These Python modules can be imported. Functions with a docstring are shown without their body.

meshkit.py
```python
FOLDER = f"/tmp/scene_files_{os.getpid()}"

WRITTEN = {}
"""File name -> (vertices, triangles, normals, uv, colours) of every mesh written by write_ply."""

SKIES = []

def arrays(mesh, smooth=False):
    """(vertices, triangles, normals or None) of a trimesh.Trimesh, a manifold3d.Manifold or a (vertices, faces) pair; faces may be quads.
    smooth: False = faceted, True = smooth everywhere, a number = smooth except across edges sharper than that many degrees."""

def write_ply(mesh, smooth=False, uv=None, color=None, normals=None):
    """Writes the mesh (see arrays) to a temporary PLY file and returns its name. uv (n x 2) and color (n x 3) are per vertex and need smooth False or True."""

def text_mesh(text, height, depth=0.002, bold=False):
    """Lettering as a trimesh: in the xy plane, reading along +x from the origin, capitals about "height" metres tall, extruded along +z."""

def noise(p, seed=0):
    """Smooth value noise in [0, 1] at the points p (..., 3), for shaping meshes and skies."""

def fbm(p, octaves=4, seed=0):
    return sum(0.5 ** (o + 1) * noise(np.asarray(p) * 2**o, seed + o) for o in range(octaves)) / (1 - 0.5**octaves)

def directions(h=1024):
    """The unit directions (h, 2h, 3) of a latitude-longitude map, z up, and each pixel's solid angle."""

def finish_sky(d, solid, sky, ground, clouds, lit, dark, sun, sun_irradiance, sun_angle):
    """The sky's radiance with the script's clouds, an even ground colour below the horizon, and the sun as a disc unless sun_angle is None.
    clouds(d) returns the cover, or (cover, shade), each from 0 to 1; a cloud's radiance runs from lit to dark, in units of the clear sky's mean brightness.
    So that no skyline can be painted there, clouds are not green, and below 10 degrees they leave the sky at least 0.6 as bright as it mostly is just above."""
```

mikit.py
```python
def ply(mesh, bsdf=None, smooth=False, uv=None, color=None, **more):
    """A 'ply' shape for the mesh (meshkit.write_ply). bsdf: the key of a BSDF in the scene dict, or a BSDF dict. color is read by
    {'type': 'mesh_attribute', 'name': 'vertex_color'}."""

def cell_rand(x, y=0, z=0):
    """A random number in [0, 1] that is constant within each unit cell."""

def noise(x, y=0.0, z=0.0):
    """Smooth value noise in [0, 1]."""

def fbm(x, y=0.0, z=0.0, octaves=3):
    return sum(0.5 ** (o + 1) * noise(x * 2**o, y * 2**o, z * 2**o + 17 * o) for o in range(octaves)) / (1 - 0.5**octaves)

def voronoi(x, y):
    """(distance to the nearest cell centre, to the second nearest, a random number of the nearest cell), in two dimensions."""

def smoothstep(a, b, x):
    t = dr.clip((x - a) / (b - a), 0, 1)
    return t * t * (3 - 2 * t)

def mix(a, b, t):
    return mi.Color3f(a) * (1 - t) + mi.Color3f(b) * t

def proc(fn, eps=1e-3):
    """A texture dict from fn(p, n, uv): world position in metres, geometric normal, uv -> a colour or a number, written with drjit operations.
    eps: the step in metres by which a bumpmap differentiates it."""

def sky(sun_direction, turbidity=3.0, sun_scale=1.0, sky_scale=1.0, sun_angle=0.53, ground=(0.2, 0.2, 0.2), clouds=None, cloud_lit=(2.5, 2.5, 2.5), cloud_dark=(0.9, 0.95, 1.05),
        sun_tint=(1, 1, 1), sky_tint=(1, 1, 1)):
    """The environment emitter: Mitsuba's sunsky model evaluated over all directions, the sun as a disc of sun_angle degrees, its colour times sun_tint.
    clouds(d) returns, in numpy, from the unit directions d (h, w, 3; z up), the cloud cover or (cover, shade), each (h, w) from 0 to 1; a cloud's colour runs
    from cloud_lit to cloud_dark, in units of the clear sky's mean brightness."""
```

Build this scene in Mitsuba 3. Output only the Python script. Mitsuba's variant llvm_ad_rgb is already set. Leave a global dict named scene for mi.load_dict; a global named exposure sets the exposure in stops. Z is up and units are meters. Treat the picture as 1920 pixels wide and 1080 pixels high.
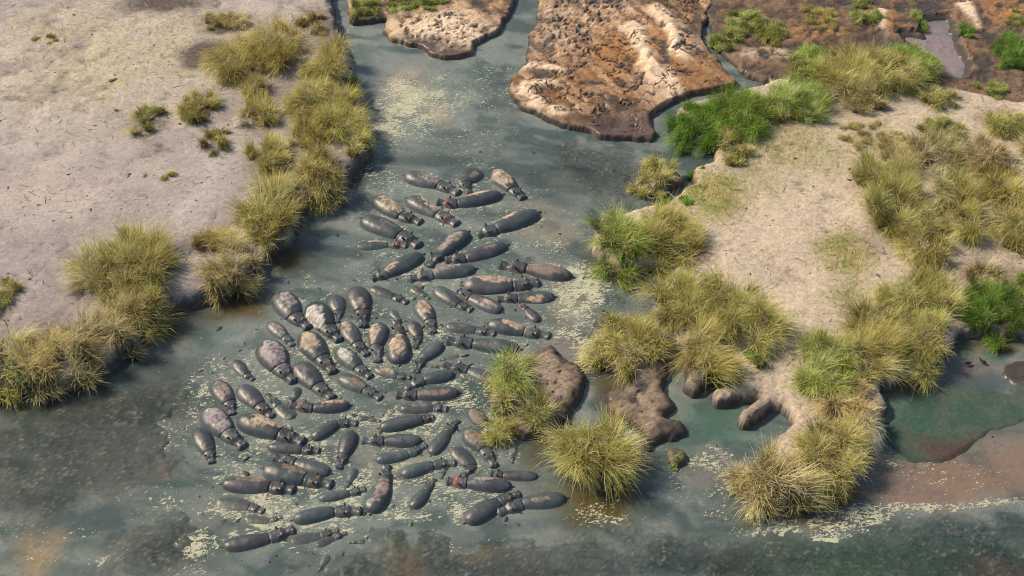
import math
import numpy as np
import mitsuba as mi
import drjit as dr
import shapely
from scipy import ndimage
import mikit

# ---------------------------------------------------------------- camera, sky, exposure
scene, labels = {}, {}
PITCH, DIST = math.radians(42.0), 67.5
T = mi.ScalarTransform4f
scene['camera'] = {'type': 'perspective', 'fov': math.degrees(2 * math.atan(960 / 2430.0)), 'fov_axis': 'x', 'near_clip': 1.0, 'far_clip': 2000.0,
                   'to_world': T().look_at(origin=[0, -DIST * math.cos(PITCH), DIST * math.sin(PITCH)], target=[0, 0, 0], up=[0, 0, 1])}
scene['sky'] = mikit.sky((-0.78, 0.30, 0.80), turbidity=3.5, sun_scale=1.42, sky_scale=0.85, sun_angle=6.0, sun_tint=(1.0, 0.97, 0.93),
                         clouds=lambda d: 0.30 + 0 * d[..., 2], cloud_lit=(1.8, 1.85, 1.9))
exposure = 1.65

# ---------------------------------------------------------------- places, in metres: x to the right, y away, the water at z = 0
LAND = {
    'riverbank': ([(-13.4, 42.73), (-12.47, 29.76), (-12.03, 27.61), (-11.59, 25.39), (-10.78, 22.86), (-10.19, 20.95), (-9.75, 19.09), (-9.19, 18.01), (-9.01, 16.71), (-9.39, 15.79), (-9.29, 14.66), (-8.78, 13.22), (-8.17, 11.98), (-8.15, 10.93), (-9.01, 10.05), (-9.13, 8.74), (-9.65, 7.75), (-10.75, 6.78), (-11.6, 5.97), (-11.59, 4.35), (-11.95, 3.36), (-13.01, 2.65), (-13.28, 1.18), (-14.39, -0.33), (-15.36, -1.15), (-16.63, -1.71), (-17.58, -2.11), (-18.01, -3.2), (-18.36, -4.8), (-19.57, -6.08), (-20.73, -7.15), (-22.42, -7.54), (-24.41, -7.68), (-28.27, -8.3), (-46.18, -9.65), (-90.58, 68.41), (-15.97, 68.41)], 0.85, 0.55),
    'mud_flat': ([(-12.66, 42.73), (-11.11, 28.32), (-10.71, 26.35), (-9.69, 26.49), (-8.49, 26.77), (-8.46, 25.39), (-7.91, 24.18), (-5.93, 23.32), (-5.12, 22.35), (-3.8, 22.09), (-2.7, 22.35), (-2.38, 23.85), (-1.06, 25.05), (-0.47, 26.9), (0.22, 28.67), (1.23, 42.73), (1.46, 68.41), (-15.1, 68.41)], 0.38, 0.26),
    'mud_flat_001': ([(3.9, 68.41), (3.27, 42.73), (1.97, 32.76), (1.82, 28.32), (1.42, 25.53), (0.87, 22.86), (1.03, 20.95), (0.07, 19.83), (-0.1, 17.89), (0.49, 16.31), (1.63, 15.45), (2.89, 14.32), (3.85, 14.1), (5.41, 13.22), (6.99, 13.0), (8.3, 12.79), (8.58, 13.88), (8.26, 15.11), (9.19, 16.54), (11.29, 17.71), (14.25, 18.79), (13.98, 19.58), (13.01, 21.7), (12.64, 23.39), (12.67, 25.53), (13.66, 28.32), (15.52, 42.73), (18.51, 68.41)], 0.42, 0.28),
    'muddy_ground': ([(17.14, 68.41), (14.38, 42.73), (13.03, 26.9), (13.34, 23.39), (13.68, 22.09), (14.91, 19.95), (16.14, 19.09), (17.1, 16.71), (22.12, 15.56), (26.31, 16.71), (28.8, 14.99), (33.13, 13.33), (57.41, 11.19), (89.61, 68.41)], 0.34, 0.5),
    'riverbank_001': ([(16.09, 18.79), (14.65, 18.01), (12.25, 16.89), (10.26, 16.02), (9.46, 14.43), (9.59, 13.0), (11.06, 12.52), (11.87, 11.82), (11.77, 10.41), (10.64, 10.05), (10.04, 9.24), (10.4, 8.64), (9.06, 7.26), (8.19, 6.59), (7.12, 6.11), (4.93, 5.04), (4.35, 3.9), (4.34, 2.47), (5.36, 1.43), (6.46, 1.01), (7.92, 1.61), (9.46, 2.39), (9.64, 1.91), (8.49, 1.09), (8.26, 0.42), (7.34, -1.23), (7.08, -2.42), (7.23, -3.97), (7.97, -4.54), (8.37, -5.83), (8.16, -7.43), (8.62, -7.89), (9.67, -7.19), (10.92, -6.62), (10.85, -7.12), (9.95, -7.4), (9.5, -7.78), (9.58, -8.37), (10.13, -8.44), (11.07, -8.2), (11.73, -8.16), (11.36, -8.64), (10.37, -9.31), (10.46, -9.78), (10.97, -10.04), (11.5, -9.41), (12.04, -8.84), (12.66, -8.71), (13.01, -9.31), (12.98, -9.85), (12.1, -10.44), (11.78, -11.27), (10.82, -12.22), (10.2, -13.29), (10.77, -14.28), (11.89, -14.63), (13.41, -13.89), (15.16, -13.38), (15.82, -12.22), (15.81, -10.79), (17.03, -9.91), (17.63, -8.71), (17.42, -7.68), (18.72, -6.98), (20.39, -5.9), (21.71, -4.8), (22.41, -3.82), (24.44, -3.97), (26.63, -3.74), (38.59, -3.2), (49.75, -2.42), (59.23, 14.43), (31.25, 17.89), (22.0, 21.58)], 0.72, 0.55),
    'mud_island': ([(7.22, 9.24), (7.71, 10.05), (8.97, 10.26), (9.7, 9.54), (9.66, 8.54), (8.8, 7.75), (7.6, 7.85)], 0.5, 0.5),
    'mud_island_001': ([(1.05, -4.87), (1.79, -4.54), (2.25, -5.09), (3.26, -5.68), (3.56, -6.98), (3.44, -8.02), (2.89, -8.71), (2.33, -9.71), (1.72, -10.37), (0.61, -10.44), (-0.12, -9.85), (-0.7, -9.05), (-1.07, -7.68), (-0.39, -6.37), (0.57, -5.83)], 0.58, 0.85),
    'mud_island_002': ([(1.81, -11.97), (2.38, -12.99), (3.55, -13.38), (4.75, -13.2), (5.63, -12.53), (5.93, -11.75), (5.13, -10.95), (3.43, -10.79), (2.19, -11.21)], 0.5, 0.5),
    'mud_island_003': ([(4.28, -2.27), (3.83, -3.97), (4.48, -4.72), (4.58, -6.26), (5.43, -7.15), (4.49, -7.89), (4.53, -8.5), (5.05, -9.55), (5.88, -9.98), (6.01, -11.53), (6.37, -11.27), (6.66, -10.82), (7.17, -10.57), (7.99, -10.4), (8.25, -10.11), (7.81, -9.51), (7.06, -9.28), (7.62, -8.64), (7.55, -7.95), (7.21, -7.5), (7.51, -6.41), (7.62, -5.46), (7.6, -3.97), (7.19, -3.05), (6.22, -2.42), (5.13, -2.58), (4.89, -2.03), (4.58, -1.63)], 0.48, 0.62),
    'mud_island_004': ([(7.01, -11.27), (7.37, -11.02), (7.85, -11.14), (8.02, -11.59), (7.81, -12.03), (7.27, -12.09), (7.01, -11.78)], 0.3, 0.35),
    'mud_island_005': ([(23.97, -5.65), (24.69, -5.39), (26.08, -5.54), (25.67, -6.9), (24.23, -6.98), (23.86, -6.48)], 0.14, 0.4),
}
CARVE = {
    'pool': ([(27.98, 26.77), (29.38, 27.04), (29.09, 24.18), (29.21, 21.26), (28.23, 19.7), (27.21, 19.7), (27.33, 21.58), (26.17, 24.05), (25.9, 24.85), (27.32, 24.45)],),
}
SHOAL = {
    'mud_shoal': ([(-33.49, -10.3), (-23.83, -9.65), (-21.32, -8.81), (-17.78, -7.78), (-15.3, -7.43), (-13.45, -8.64), (-12.97, -10.79), (-13.94, -12.22), (-15.95, -12.99), (-18.08, -14.04), (-20.47, -14.77), (-31.45, -15.21)], 0.015),
    'mud_shoal_001': ([(-17.47, -18.51), (-16.61, -15.92), (-14.68, -14.63), (-12.61, -13.74), (-11.86, -15.06), (-12.91, -16.48), (-14.36, -17.44), (-15.21, -18.77)], 0.02),
    'mud_shoal_002': ([(-8.31, -15.35), (-6.03, -14.98), (-1.38, -15.35), (1.84, -15.78), (6.22, -15.49), (8.43, -16.34), (8.4, -18.51), (-8.78, -19.03), (-8.93, -16.9)], 0.01),
    'mud_shoal_003': ([(2.23, 13.22), (6.92, 12.04), (7.37, 9.64), (7.03, 6.93), (5.02, 5.74), (3.65, 8.64), (2.48, 10.67)], 0.0),
    'mud_shoal_004': ([(7.86, -17.44), (11.78, -16.76), (15.49, -16.34), (18.47, -15.35), (22.84, -14.63), (34.08, -13.44), (30.73, -21.05), (7.47, -21.05)], 0.03),
    'mud_shoal_005': ([(17.2, -10.69), (17.88, -11.84), (19.33, -11.84), (21.27, -10.89), (22.17, -9.91), (24.47, -9.18), (34.1, -7.61), (34.83, -5.83), (25.6, -4.54), (23.67, -7.61), (21.3, -6.9), (19.2, -7.78), (17.65, -9.31)], 0.05),
}
PATCH = [
    ('underfoot', -17.44, 20.16, 1.43, 2.46, 0.8),
    ('underfoot', -15.01, 21.59, 1.46, 2.92, 0.8),
    ('underfoot', -18.89, 25.18, 2.11, 1.26, 0.8),
    ('underfoot', -15.73, 17.1, 0.95, 1.43, 0.8),
    ('underfoot', -15.01, 13.91, 1.14, 1.79, 0.8),
    ('underfoot', -11.42, 19.62, 0.89, 3.01, 0.8),
    ('underfoot', -12.15, 15.02, 1.23, 2.78, 0.8),
    ('underfoot', -10.3, 14.0, 1.36, 2.62, 0.8),
    ('underfoot', -14.02, 9.51, 1.29, 1.56, 0.8),
    ('underfoot', -10.92, 8.28, 1.44, 2.26, 0.8),
    ('underfoot', -13.25, 4.86, 1.46, 2.69, 0.8),
    ('underfoot', -18.9, 15.4, 1.33, 2.01, 0.8),
    ('underfoot', -21.68, 13.8, 1.31, 1.73, 0.8),
    ('underfoot', -17.3, 11.66, 0.96, 1.38, 0.8),
    ('underfoot', -16.15, 2.77, 1.32, 1.35, 0.8),
    ('underfoot', -14.46, 0.18, 1.42, 2.38, 0.8),
    ('underfoot', -19.91, 0.08, 2.29, 2.69, 0.8),
    ('underfoot', -19.1, -3.8, 1.15, 1.88, 0.8),
    ('underfoot', -20.67, -5.51, 1.12, 2.21, 0.8),
    ('underfoot', -22.34, -6.28, 1.05, 2.13, 0.8),
    ('underfoot', -24.19, -6.45, 1.11, 1.9, 0.8),
    ('underfoot', -25.7, -1.61, 0.94, 1.66, 0.8),
    ('underfoot', -9.13, 10.96, 1.18, 1.38, 0.8),
    ('underfoot', -13.04, 25.57, 1.38, 2.05, 0.8),
    ('underfoot', -9.91, 27.59, 1.21, 2.04, 0.8),
    ('underfoot', 7.99, 8.66, 1.6, 1.57, 0.8),
    ('underfoot', 5.67, 2.68, 1.44, 2.34, 0.8),
    ('underfoot', 8.29, 2.9, 1.6, 2.3, 0.8),
    ('underfoot', 11.11, 13.52, 1.94, 2.27, 0.8),
    ('underfoot', 13.7, 14.55, 1.9, 2.48, 0.8),
    ('underfoot', 16.87, 15.29, 1.95, 2.15, 0.8),
    ('underfoot', 12.85, 11.34, 1.24, 1.98, 0.8),
    ('underfoot', 18.37, 19.18, 1.64, 2.46, 0.8),
    ('underfoot', 20.86, 18.91, 1.7, 2.76, 0.8),
    ('underfoot', 23.5, 19.16, 1.62, 2.89, 0.8),
    ('underfoot', 25.64, 20.2, 1.25, 2.48, 0.8),
    ('underfoot', 21.31, 16.5, 2.18, 1.64, 0.8),
    ('underfoot', 26.09, 16.48, 1.24, 1.29, 0.8),
    ('underfoot', 8.36, -2.31, 1.41, 1.97, 0.8),
    ('underfoot', 10.34, -2.44, 1.27, 2.29, 0.8),
    ('underfoot', 12.14, -3.53, 1.09, 2.23, 0.8),
    ('underfoot', 9.33, -5.83, 1.2, 2.16, 0.8),
    ('underfoot', 5.67, -5.08, 1.92, 1.86, 0.8),
    ('underfoot', -0.14, -6.89, 1.12, 1.61, 0.8),
    ('underfoot', -0.37, -9.39, 1.09, 1.69, 0.8),
    ('underfoot', 1.23, -9.84, 0.95, 1.25, 0.8),
    ('underfoot', 3.77, -11.83, 1.88, 1.89, 0.8),
    ('underfoot', 11.36, -13.69, 1.97, 1.53, 0.8),
    ('underfoot', 14.24, -12.18, 1.57, 2.07, 0.8),
    ('underfoot', 15.91, -9.15, 1.58, 1.69, 0.8),
    ('underfoot', 14.71, -6.74, 1.49, 2.2, 0.8),
    ('underfoot', 17.17, -5.84, 1.54, 2.08, 0.8),
    ('underfoot', 20.07, -4.9, 1.66, 2.21, 0.8),
    ('underfoot', 20.44, -2.02, 2.09, 2.04, 0.8),
    ('underfoot', 24.23, -2.7, 1.88, 2.06, 0.8),
    ('underfoot', 21.72, 1.86, 1.22, 1.61, 0.8),
    ('underfoot', 20.78, 6.36, 1.78, 3.55, 0.8),
    ('underfoot', 24.28, 10.22, 1.43, 2.02, 0.8),
    ('underfoot', 24.39, 5.02, 1.36, 2.87, 0.8),
    ('underfoot', 27.34, 9.91, 1.47, 1.95, 0.8),
    ('underfoot', 27.34, 6.4, 1.45, 2.0, 0.8),
    ('underfoot', 26.95, 2.99, 1.15, 2.14, 0.8),
    ('underfoot', 24.45, -0.15, 1.08, 1.19, 0.8),
    ('underfoot', 26.1, -0.44, 0.9, 1.24, 0.8),
    ('underfoot', 25.43, 13.04, 1.46, 1.55, 0.8),
    ('underfoot', 29.48, 13.96, 1.53, 1.73, 0.8),
    ('underfoot', 14.19, 23.76, 1.47, 1.53, 0.8),
    ('underfoot', 15.73, 26.14, 1.46, 2.07, 0.8),
    ('underfoot', 17.23, 24.84, 1.36, 1.83, 0.8),
    ('underfoot', 23.77, 27.13, 1.04, 2.25, 0.8),
    ('underfoot', 27.19, 26.31, 0.86, 1.17, 0.8),
    ('underfoot', 32.29, 22.05, 1.29, 2.46, 0.8),
    ('underfoot', 4.93, -3.21, 0.74, 0.82, 0.8),
    ('underfoot', 25.41, 21.41, 1.88, 1.47, 0.8),
    ('underfoot', 19.44, 21.22, 1.74, 1.28, 0.8),
    ('underfoot', 15.7, 14.52, 1.61, 1.67, 0.8),
    ('underfoot', 22.37, 3.5, 1.37, 1.58, 0.8),
    ('underfoot', 22.25, 9.73, 1.38, 1.54, 0.8),
    ('underfoot', 30.42, 10.47, 1.2, 1.77, 0.8),
    ('underfoot', 17.65, -3.81, 1.29, 1.69, 0.8),
    ('underfoot', -12.04, 11.96, 1.02, 1.75, 0.8),
    ('underfoot', -12.56, 19.27, 0.77, 1.85, 0.8),
    ('underfoot', -9.17, 13.19, 0.88, 1.93, 0.8),
    ('underfoot', -18.5, -2.9, 1.07, 1.86, 0.8),
    ('underfoot', -23.17, -7.0, 0.95, 1.52, 0.8),
    ('underfoot', 12.0, -5.91, 0.68, 1.06, 0.8),
    ('turf', -24.14, 20.78, 7.82, 7.58, 0.55),
    ('turf', -29.56, 24.69, 4.93, 4.05, 0.4),
    ('turf', -22.17, 24.69, 4.22, 4.05, 0.4),
    ('dark', -23.69, 27.87, 3.08, 1.57, 1.2),
    ('dark', -19.64, 21.29, 1.78, 1.78, 1.3),
    ('dark', -18.74, 24.15, 1.75, 0.8, 1.2),
    ('damp', -21.28, -4.48, 6.83, 2.25, 0.7),
    ('damp', -15.9, -0.76, 1.65, 2.46, 0.7),
    ('damp', -13.3, 18.32, 3.99, 7.86, 0.7),
    ('damp', -12.34, 10.51, 3.39, 5.19, 0.6),
    ('dark', -11.26, 24.69, 1.41, 2.7, 0.8),
    ('sandy', -24.97, 7.99, 6.92, 4.44, 0.5),
    ('lawn', 11.02, 7.01, 2.53, 2.9, 1.3),
    ('lawn', 17.79, 1.98, 1.7, 2.17, 1.2),
    ('lawn', 13.91, 8.48, 1.81, 1.99, 0.6),
    ('lawn', 17.9, 10.51, 3.39, 2.08, 0.5),
    ('lawn', 17.42, -1.37, 1.64, 2.01, 0.6),
    ('lawn', 21.31, 12.09, 3.76, 2.13, 0.5),
    ('lawn', 15.36, 12.09, 3.76, 3.21, 0.75),
    ('lawn', 19.31, 14.83, 1.93, 1.69, 0.3),
    ('damp', 21.67, 2.85, 3.71, 1.77, 0.8),
    ('damp', 24.12, 0.27, 3.05, 2.09, 0.9),
    ('damp', 23.8, -2.95, 1.6, 1.16, 1.0),
    ('pale', 15.62, 4.2, 3.47, 5.48, 0.4),
    ('pale', 13.31, -6.68, 2.56, 2.85, 0.3),
    ('dark', 9.6, 1.98, 1.13, 0.95, 1.0),
    ('dark', 9.61, 11.03, 1.4, 1.04, 0.9),
    ('dark', 8.17, -1.37, 1.09, 2.42, 0.9),
    ('crust', -4.57, 24.69, 3.87, 3.37, 0.8),
    ('crust', -6.69, 24.69, 2.12, 2.03, 0.6),
    ('wetmud', -6.42, 23.09, 2.95, 1.31, 1.3),
    ('wetmud', -3.78, 22.06, 2.4, 1.16, 1.3),
    ('dark', -9.26, 26.05, 1.07, 1.38, 0.9),
    ('dark', -5.7, 26.05, 2.14, 1.79, 0.7),
    ('green', -9.73, 27.45, 1.62, 2.12, 0.8),
    ('green', -6.9, 28.3, 2.54, 1.57, 0.7),
    ('clod', 3.19, 25.37, 2.47, 4.78, 0.9),
    ('clod', 5.77, 27.45, 3.24, 2.82, 0.7),
    ('orange', 7.61, 22.7, 4.15, 4.56, 0.8),
    ('ridge', 7.76, 25.03, 0.92, 1.35, 1.0),
    ('ridge', 8.17, 23.36, 0.7, 1.45, 1.0),
    ('ridge', 8.5, 21.73, 0.62, 1.28, 1.0),
    ('ridge', 9.0, 20.66, 0.47, 0.88, 0.9),
    ('ridge', 10.03, 26.75, 0.79, 1.54, 0.9),
    ('ridge', 10.42, 24.69, 0.63, 1.62, 1.0),
    ('ridge', 10.75, 23.03, 0.56, 1.31, 1.0),
    ('ridge', 11.25, 21.73, 0.48, 0.89, 0.9),
    ('crust', 9.36, 18.93, 0.87, 1.46, 0.8),
    ('crust', 9.7, 17.13, 0.72, 1.17, 0.8),
    ('orange', 6.75, 25.71, 1.77, 2.74, 0.7),
    ('ridge', 1.36, 20.78, 1.02, 0.63, 0.8),
    ('ridge', 2.71, 20.28, 1.01, 0.5, 0.7),
    ('ridge', 0.83, 18.02, 0.86, 1.07, 1.0),
    ('ridge', 1.47, 16.67, 0.85, 0.81, 1.0),
    ('ridge', 2.59, 15.63, 0.98, 0.57, 0.8),
    ('ridge', 2.0, 18.63, 1.2, 0.48, 0.7),
    ('rust', 3.3, 17.43, 1.32, 1.18, 0.6),
    ('rust', 11.09, 19.54, 1.68, 3.07, 0.8),
    ('orange', 8.64, 18.32, 2.0, 1.8, 0.6),
    ('crust', 8.81, 18.32, 1.33, 2.41, 0.35),
    ('rust', 4.79, 21.42, 2.73, 3.82, 0.5),
    ('wetmud', 7.34, 13.94, 3.35, 1.88, 1.4),
    ('wetmud', 5.39, 13.39, 1.59, 0.76, 1.0),
    ('orange', 7.01, 13.83, 1.02, 0.77, 1.0),
    ('rust', 12.1, 19.54, 2.02, 2.46, 0.7),
    ('dark', 12.67, 24.69, 1.41, 2.7, 0.5),
    ('orange', 20.06, 24.69, 2.46, 1.21, 0.9),
    ('crust', 15.67, 26.05, 1.07, 0.97, 0.5),
    ('orange', 24.93, 26.05, 1.78, 1.52, 0.6),
    ('crust', 24.64, 26.4, 0.43, 1.8, 0.9),
    ('crust', 31.08, 27.8, 0.51, 2.84, 0.9),
    ('orange', 33.51, 27.45, 1.8, 2.12, 0.8),
    ('wetmud', 22.96, 23.36, 2.78, 1.71, 0.9),
    ('wetmud', 29.42, 18.93, 2.67, 1.34, 0.9),
    ('orange', 28.7, 22.7, 0.9, 0.91, 0.8),
    ('dark', 26.12, 17.73, 1.65, 1.78, 0.9),
    ('crust', 16.5, 22.06, 2.41, 1.03, 0.4),
    ('crust', 12.14, 23.03, 0.48, 1.05, 0.9),
    ('moss', 7.41, -11.7, 0.58, 0.38, 1.0),
    ('algae', 19.23, -9.77, 2.22, 2.32, 0.9),
    ('algae', 22.31, -8.42, 2.25, 1.37, 0.6),
    ('redmud', 20.03, -11.0, 1.82, 0.96, 1.3),
    ('redmud', 21.85, -10.1, 0.98, 0.46, 0.6),
    ('purplemud', -17.22, -11.07, 3.88, 1.61, 0.6),
    ('brownmat', -4.24, -17.4, 0.8, 0.81, 0.45),
    ('brownmat', -14.98, -12.64, 1.19, 0.93, 0.3),
    ('hay', -26.86, 20.78, 11.22, 9.5, 0.9),
    ('hay', -20.6, 16.55, 5.23, 5.25, 0.7),
    ('hay', -15.81, 27.1, 3.95, 2.1, 0.8),
    ('damp', 10.96, -8.93, 1.49, 1.35, 0.9),
    ('damp', 12.03, -10.1, 1.47, 1.32, 0.8),
    ('damp', 9.08, -7.91, 1.51, 1.04, 0.7),
    ('greenmat', 14.2, -17.8, 4.44, 1.07, 0.8),
    ('greenmat', -5.88, -16.44, 1.81, 0.84, 0.4),
    ('purplemud', 0.89, -17.26, 2.69, 0.81, 0.6),
    ('redmud', 20.64, -17.8, 1.78, 0.81, 0.5),
]
TINT = [
    ('pink', 22.78, -11.59, 2.91, 1.89, 0.8),
    ('pink', 16.41, -11.9, 1.21, 1.25, 0.5),
    ('dark', -19.18, -8.3, 6.56, 2.06, 0.8),
    ('dark', -21.47, -12.83, 2.86, 2.46, 0.5),
    ('dark', -14.35, -16.34, 3.64, 1.67, 0.6),
    ('dark', 16.61, -17.44, 8.98, 1.36, 0.8),
    ('dark', 10.36, -17.17, 4.51, 1.1, 0.7),
    ('pink', 18.15, -13.74, 4.25, 0.9, 0.8),
    ('dark', -19.05, -10.95, 5.86, 2.9, 0.55),
    ('dark', -15.09, -16.06, 3.2, 1.69, 0.5),
    ('dark', -16.17, -6.9, 3.08, 2.13, 0.5),
    ('dark', 3.69, 9.64, 3.99, 3.05, 0.5),
    ('dark', 8.28, 2.56, 1.72, 2.63, 0.4),
    ('pale', -3.78, 21.58, 2.06, 7.02, 0.7),  # silvery sheen of the upper channel, painted as paler water
    ('pale', -1.07, 25.53, 1.07, 5.46, 0.5),
    ('pale', -6.47, 14.99, 2.91, 3.95, 0.7),
    ('pale', -9.09, 23.52, 1.4, 3.29, 0.5),
    ('dark', -0.66, 16.71, 1.32, 5.25, 0.35),
    ('dark', -4.41, 12.25, 2.83, 2.14, 0.3),
    ('dark', -1.35, -17.44, 11.23, 1.09, 0.35),
    ('pale', -1.94, 14.99, 1.94, 3.38, 0.2),
    ('sand', -6.37, 18.79, 2.01, 3.02, 0.55),
    ('sand', -4.25, 16.13, 1.14, 1.73, 0.5),
    ('brown', -9.58, 13.6, 0.96, 4.4, 0.5),
    ('brown', -9.81, 9.39, 1.23, 1.32, 0.6),
    ('brown', -11.94, 2.12, 1.71, 1.31, 0.8),
    ('brown', -14.25, -1.23, 2.19, 1.46, 0.95),  # reflection of bank and grass, painted into the water colour
    ('brown', -16.96, -2.82, 1.62, 1.56, 0.8),
    ('dark', -17.16, -5.83, 1.56, 1.46, 0.7),
    ('dark', -21.71, -8.3, 5.56, 1.38, 0.95),  # shade along the left bank, put into the water colour
    ('dark', -22.81, -10.63, 1.47, 1.29, 0.7),
    ('tan', 1.18, 5.74, 1.77, 1.88, 0.5),
    ('tan', 2.32, 3.9, 1.16, 1.13, 0.45),
    ('brown', 4.25, 1.91, 0.85, 1.73, 0.5),
    ('sand', 2.75, -0.82, 1.65, 2.45, 0.5),
    ('mauve', 3.16, -4.72, 1.58, 2.24, 0.6),
    ('brown', 4.88, -6.9, 1.02, 1.42, 0.9),
    ('brown', 8.04, -3.2, 0.8, 1.54, 0.9),
    ('tan', -20.43, -16.62, 1.03, 1.67, 1.0),
    ('tan', -19.51, -15.78, 0.92, 0.85, 0.8),
    ('brown', 3.28, -14.19, 2.58, 1.48, 1.0),
    ('brown', 0.73, -11.27, 1.22, 1.59, 0.7),
    ('tan', -1.35, -17.17, 1.35, 0.44, 0.7),
    ('tan', -4.29, -17.03, 0.9, 1.09, 0.5),
    ('green', 9.97, -9.31, 2.25, 2.0, 0.8),
    ('green', 8.31, -10.95, 1.46, 1.29, 0.5),
    ('mauve', 8.69, -11.9, 1.45, 1.25, 0.6),
    ('brown', 12.07, -14.92, 3.48, 0.87, 0.8),
    ('brown', 14.09, -14.04, 1.41, 0.89, 1.0),
    ('pink', 20.12, -12.53, 5.26, 1.54, 1.0),
    ('pink', 17.17, -12.83, 2.15, 1.22, 0.7),
    ('mauve', 21.93, -5.46, 2.61, 1.47, 0.8),
    ('green', 22.07, -4.91, 1.05, 0.89, 0.9),
    ('green', 21.36, -5.65, 0.78, 0.51, 0.8),
    ('green', 23.88, -5.02, 0.79, 0.44, 0.7),
    ('brown', 18.74, -6.9, 1.54, 0.93, 1.0),
    ('brown', 23.82, -4.27, 2.39, 0.53, 0.9),
    ('green', 18.95, -9.31, 2.99, 2.68, 0.8),
    ('dark', 14.42, -17.17, 7.88, 1.37, 0.7),
    ('green', 15.6, -16.9, 5.65, 1.1, 0.5),
    ('dark', 5.84, 9.64, 2.46, 2.54, 0.35),
    ('purple', 27.97, 23.19, 3.13, 4.59, 1.0),
    ('pale', -11.44, -5.83, 5.2, 4.38, 0.35),
    ('pale', -3.03, -0.82, 5.51, 4.08, 0.25),
    ('pale', -7.46, -14.63, 4.66, 1.75, 0.35),
    ('tan', -11.32, -13.74, 1.89, 1.5, 0.3),
    ('tan', -4.89, -10.95, 2.45, 1.92, 0.25),
    ('dark', -15.38, -14.63, 2.8, 1.75, 0.3),
]
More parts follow.
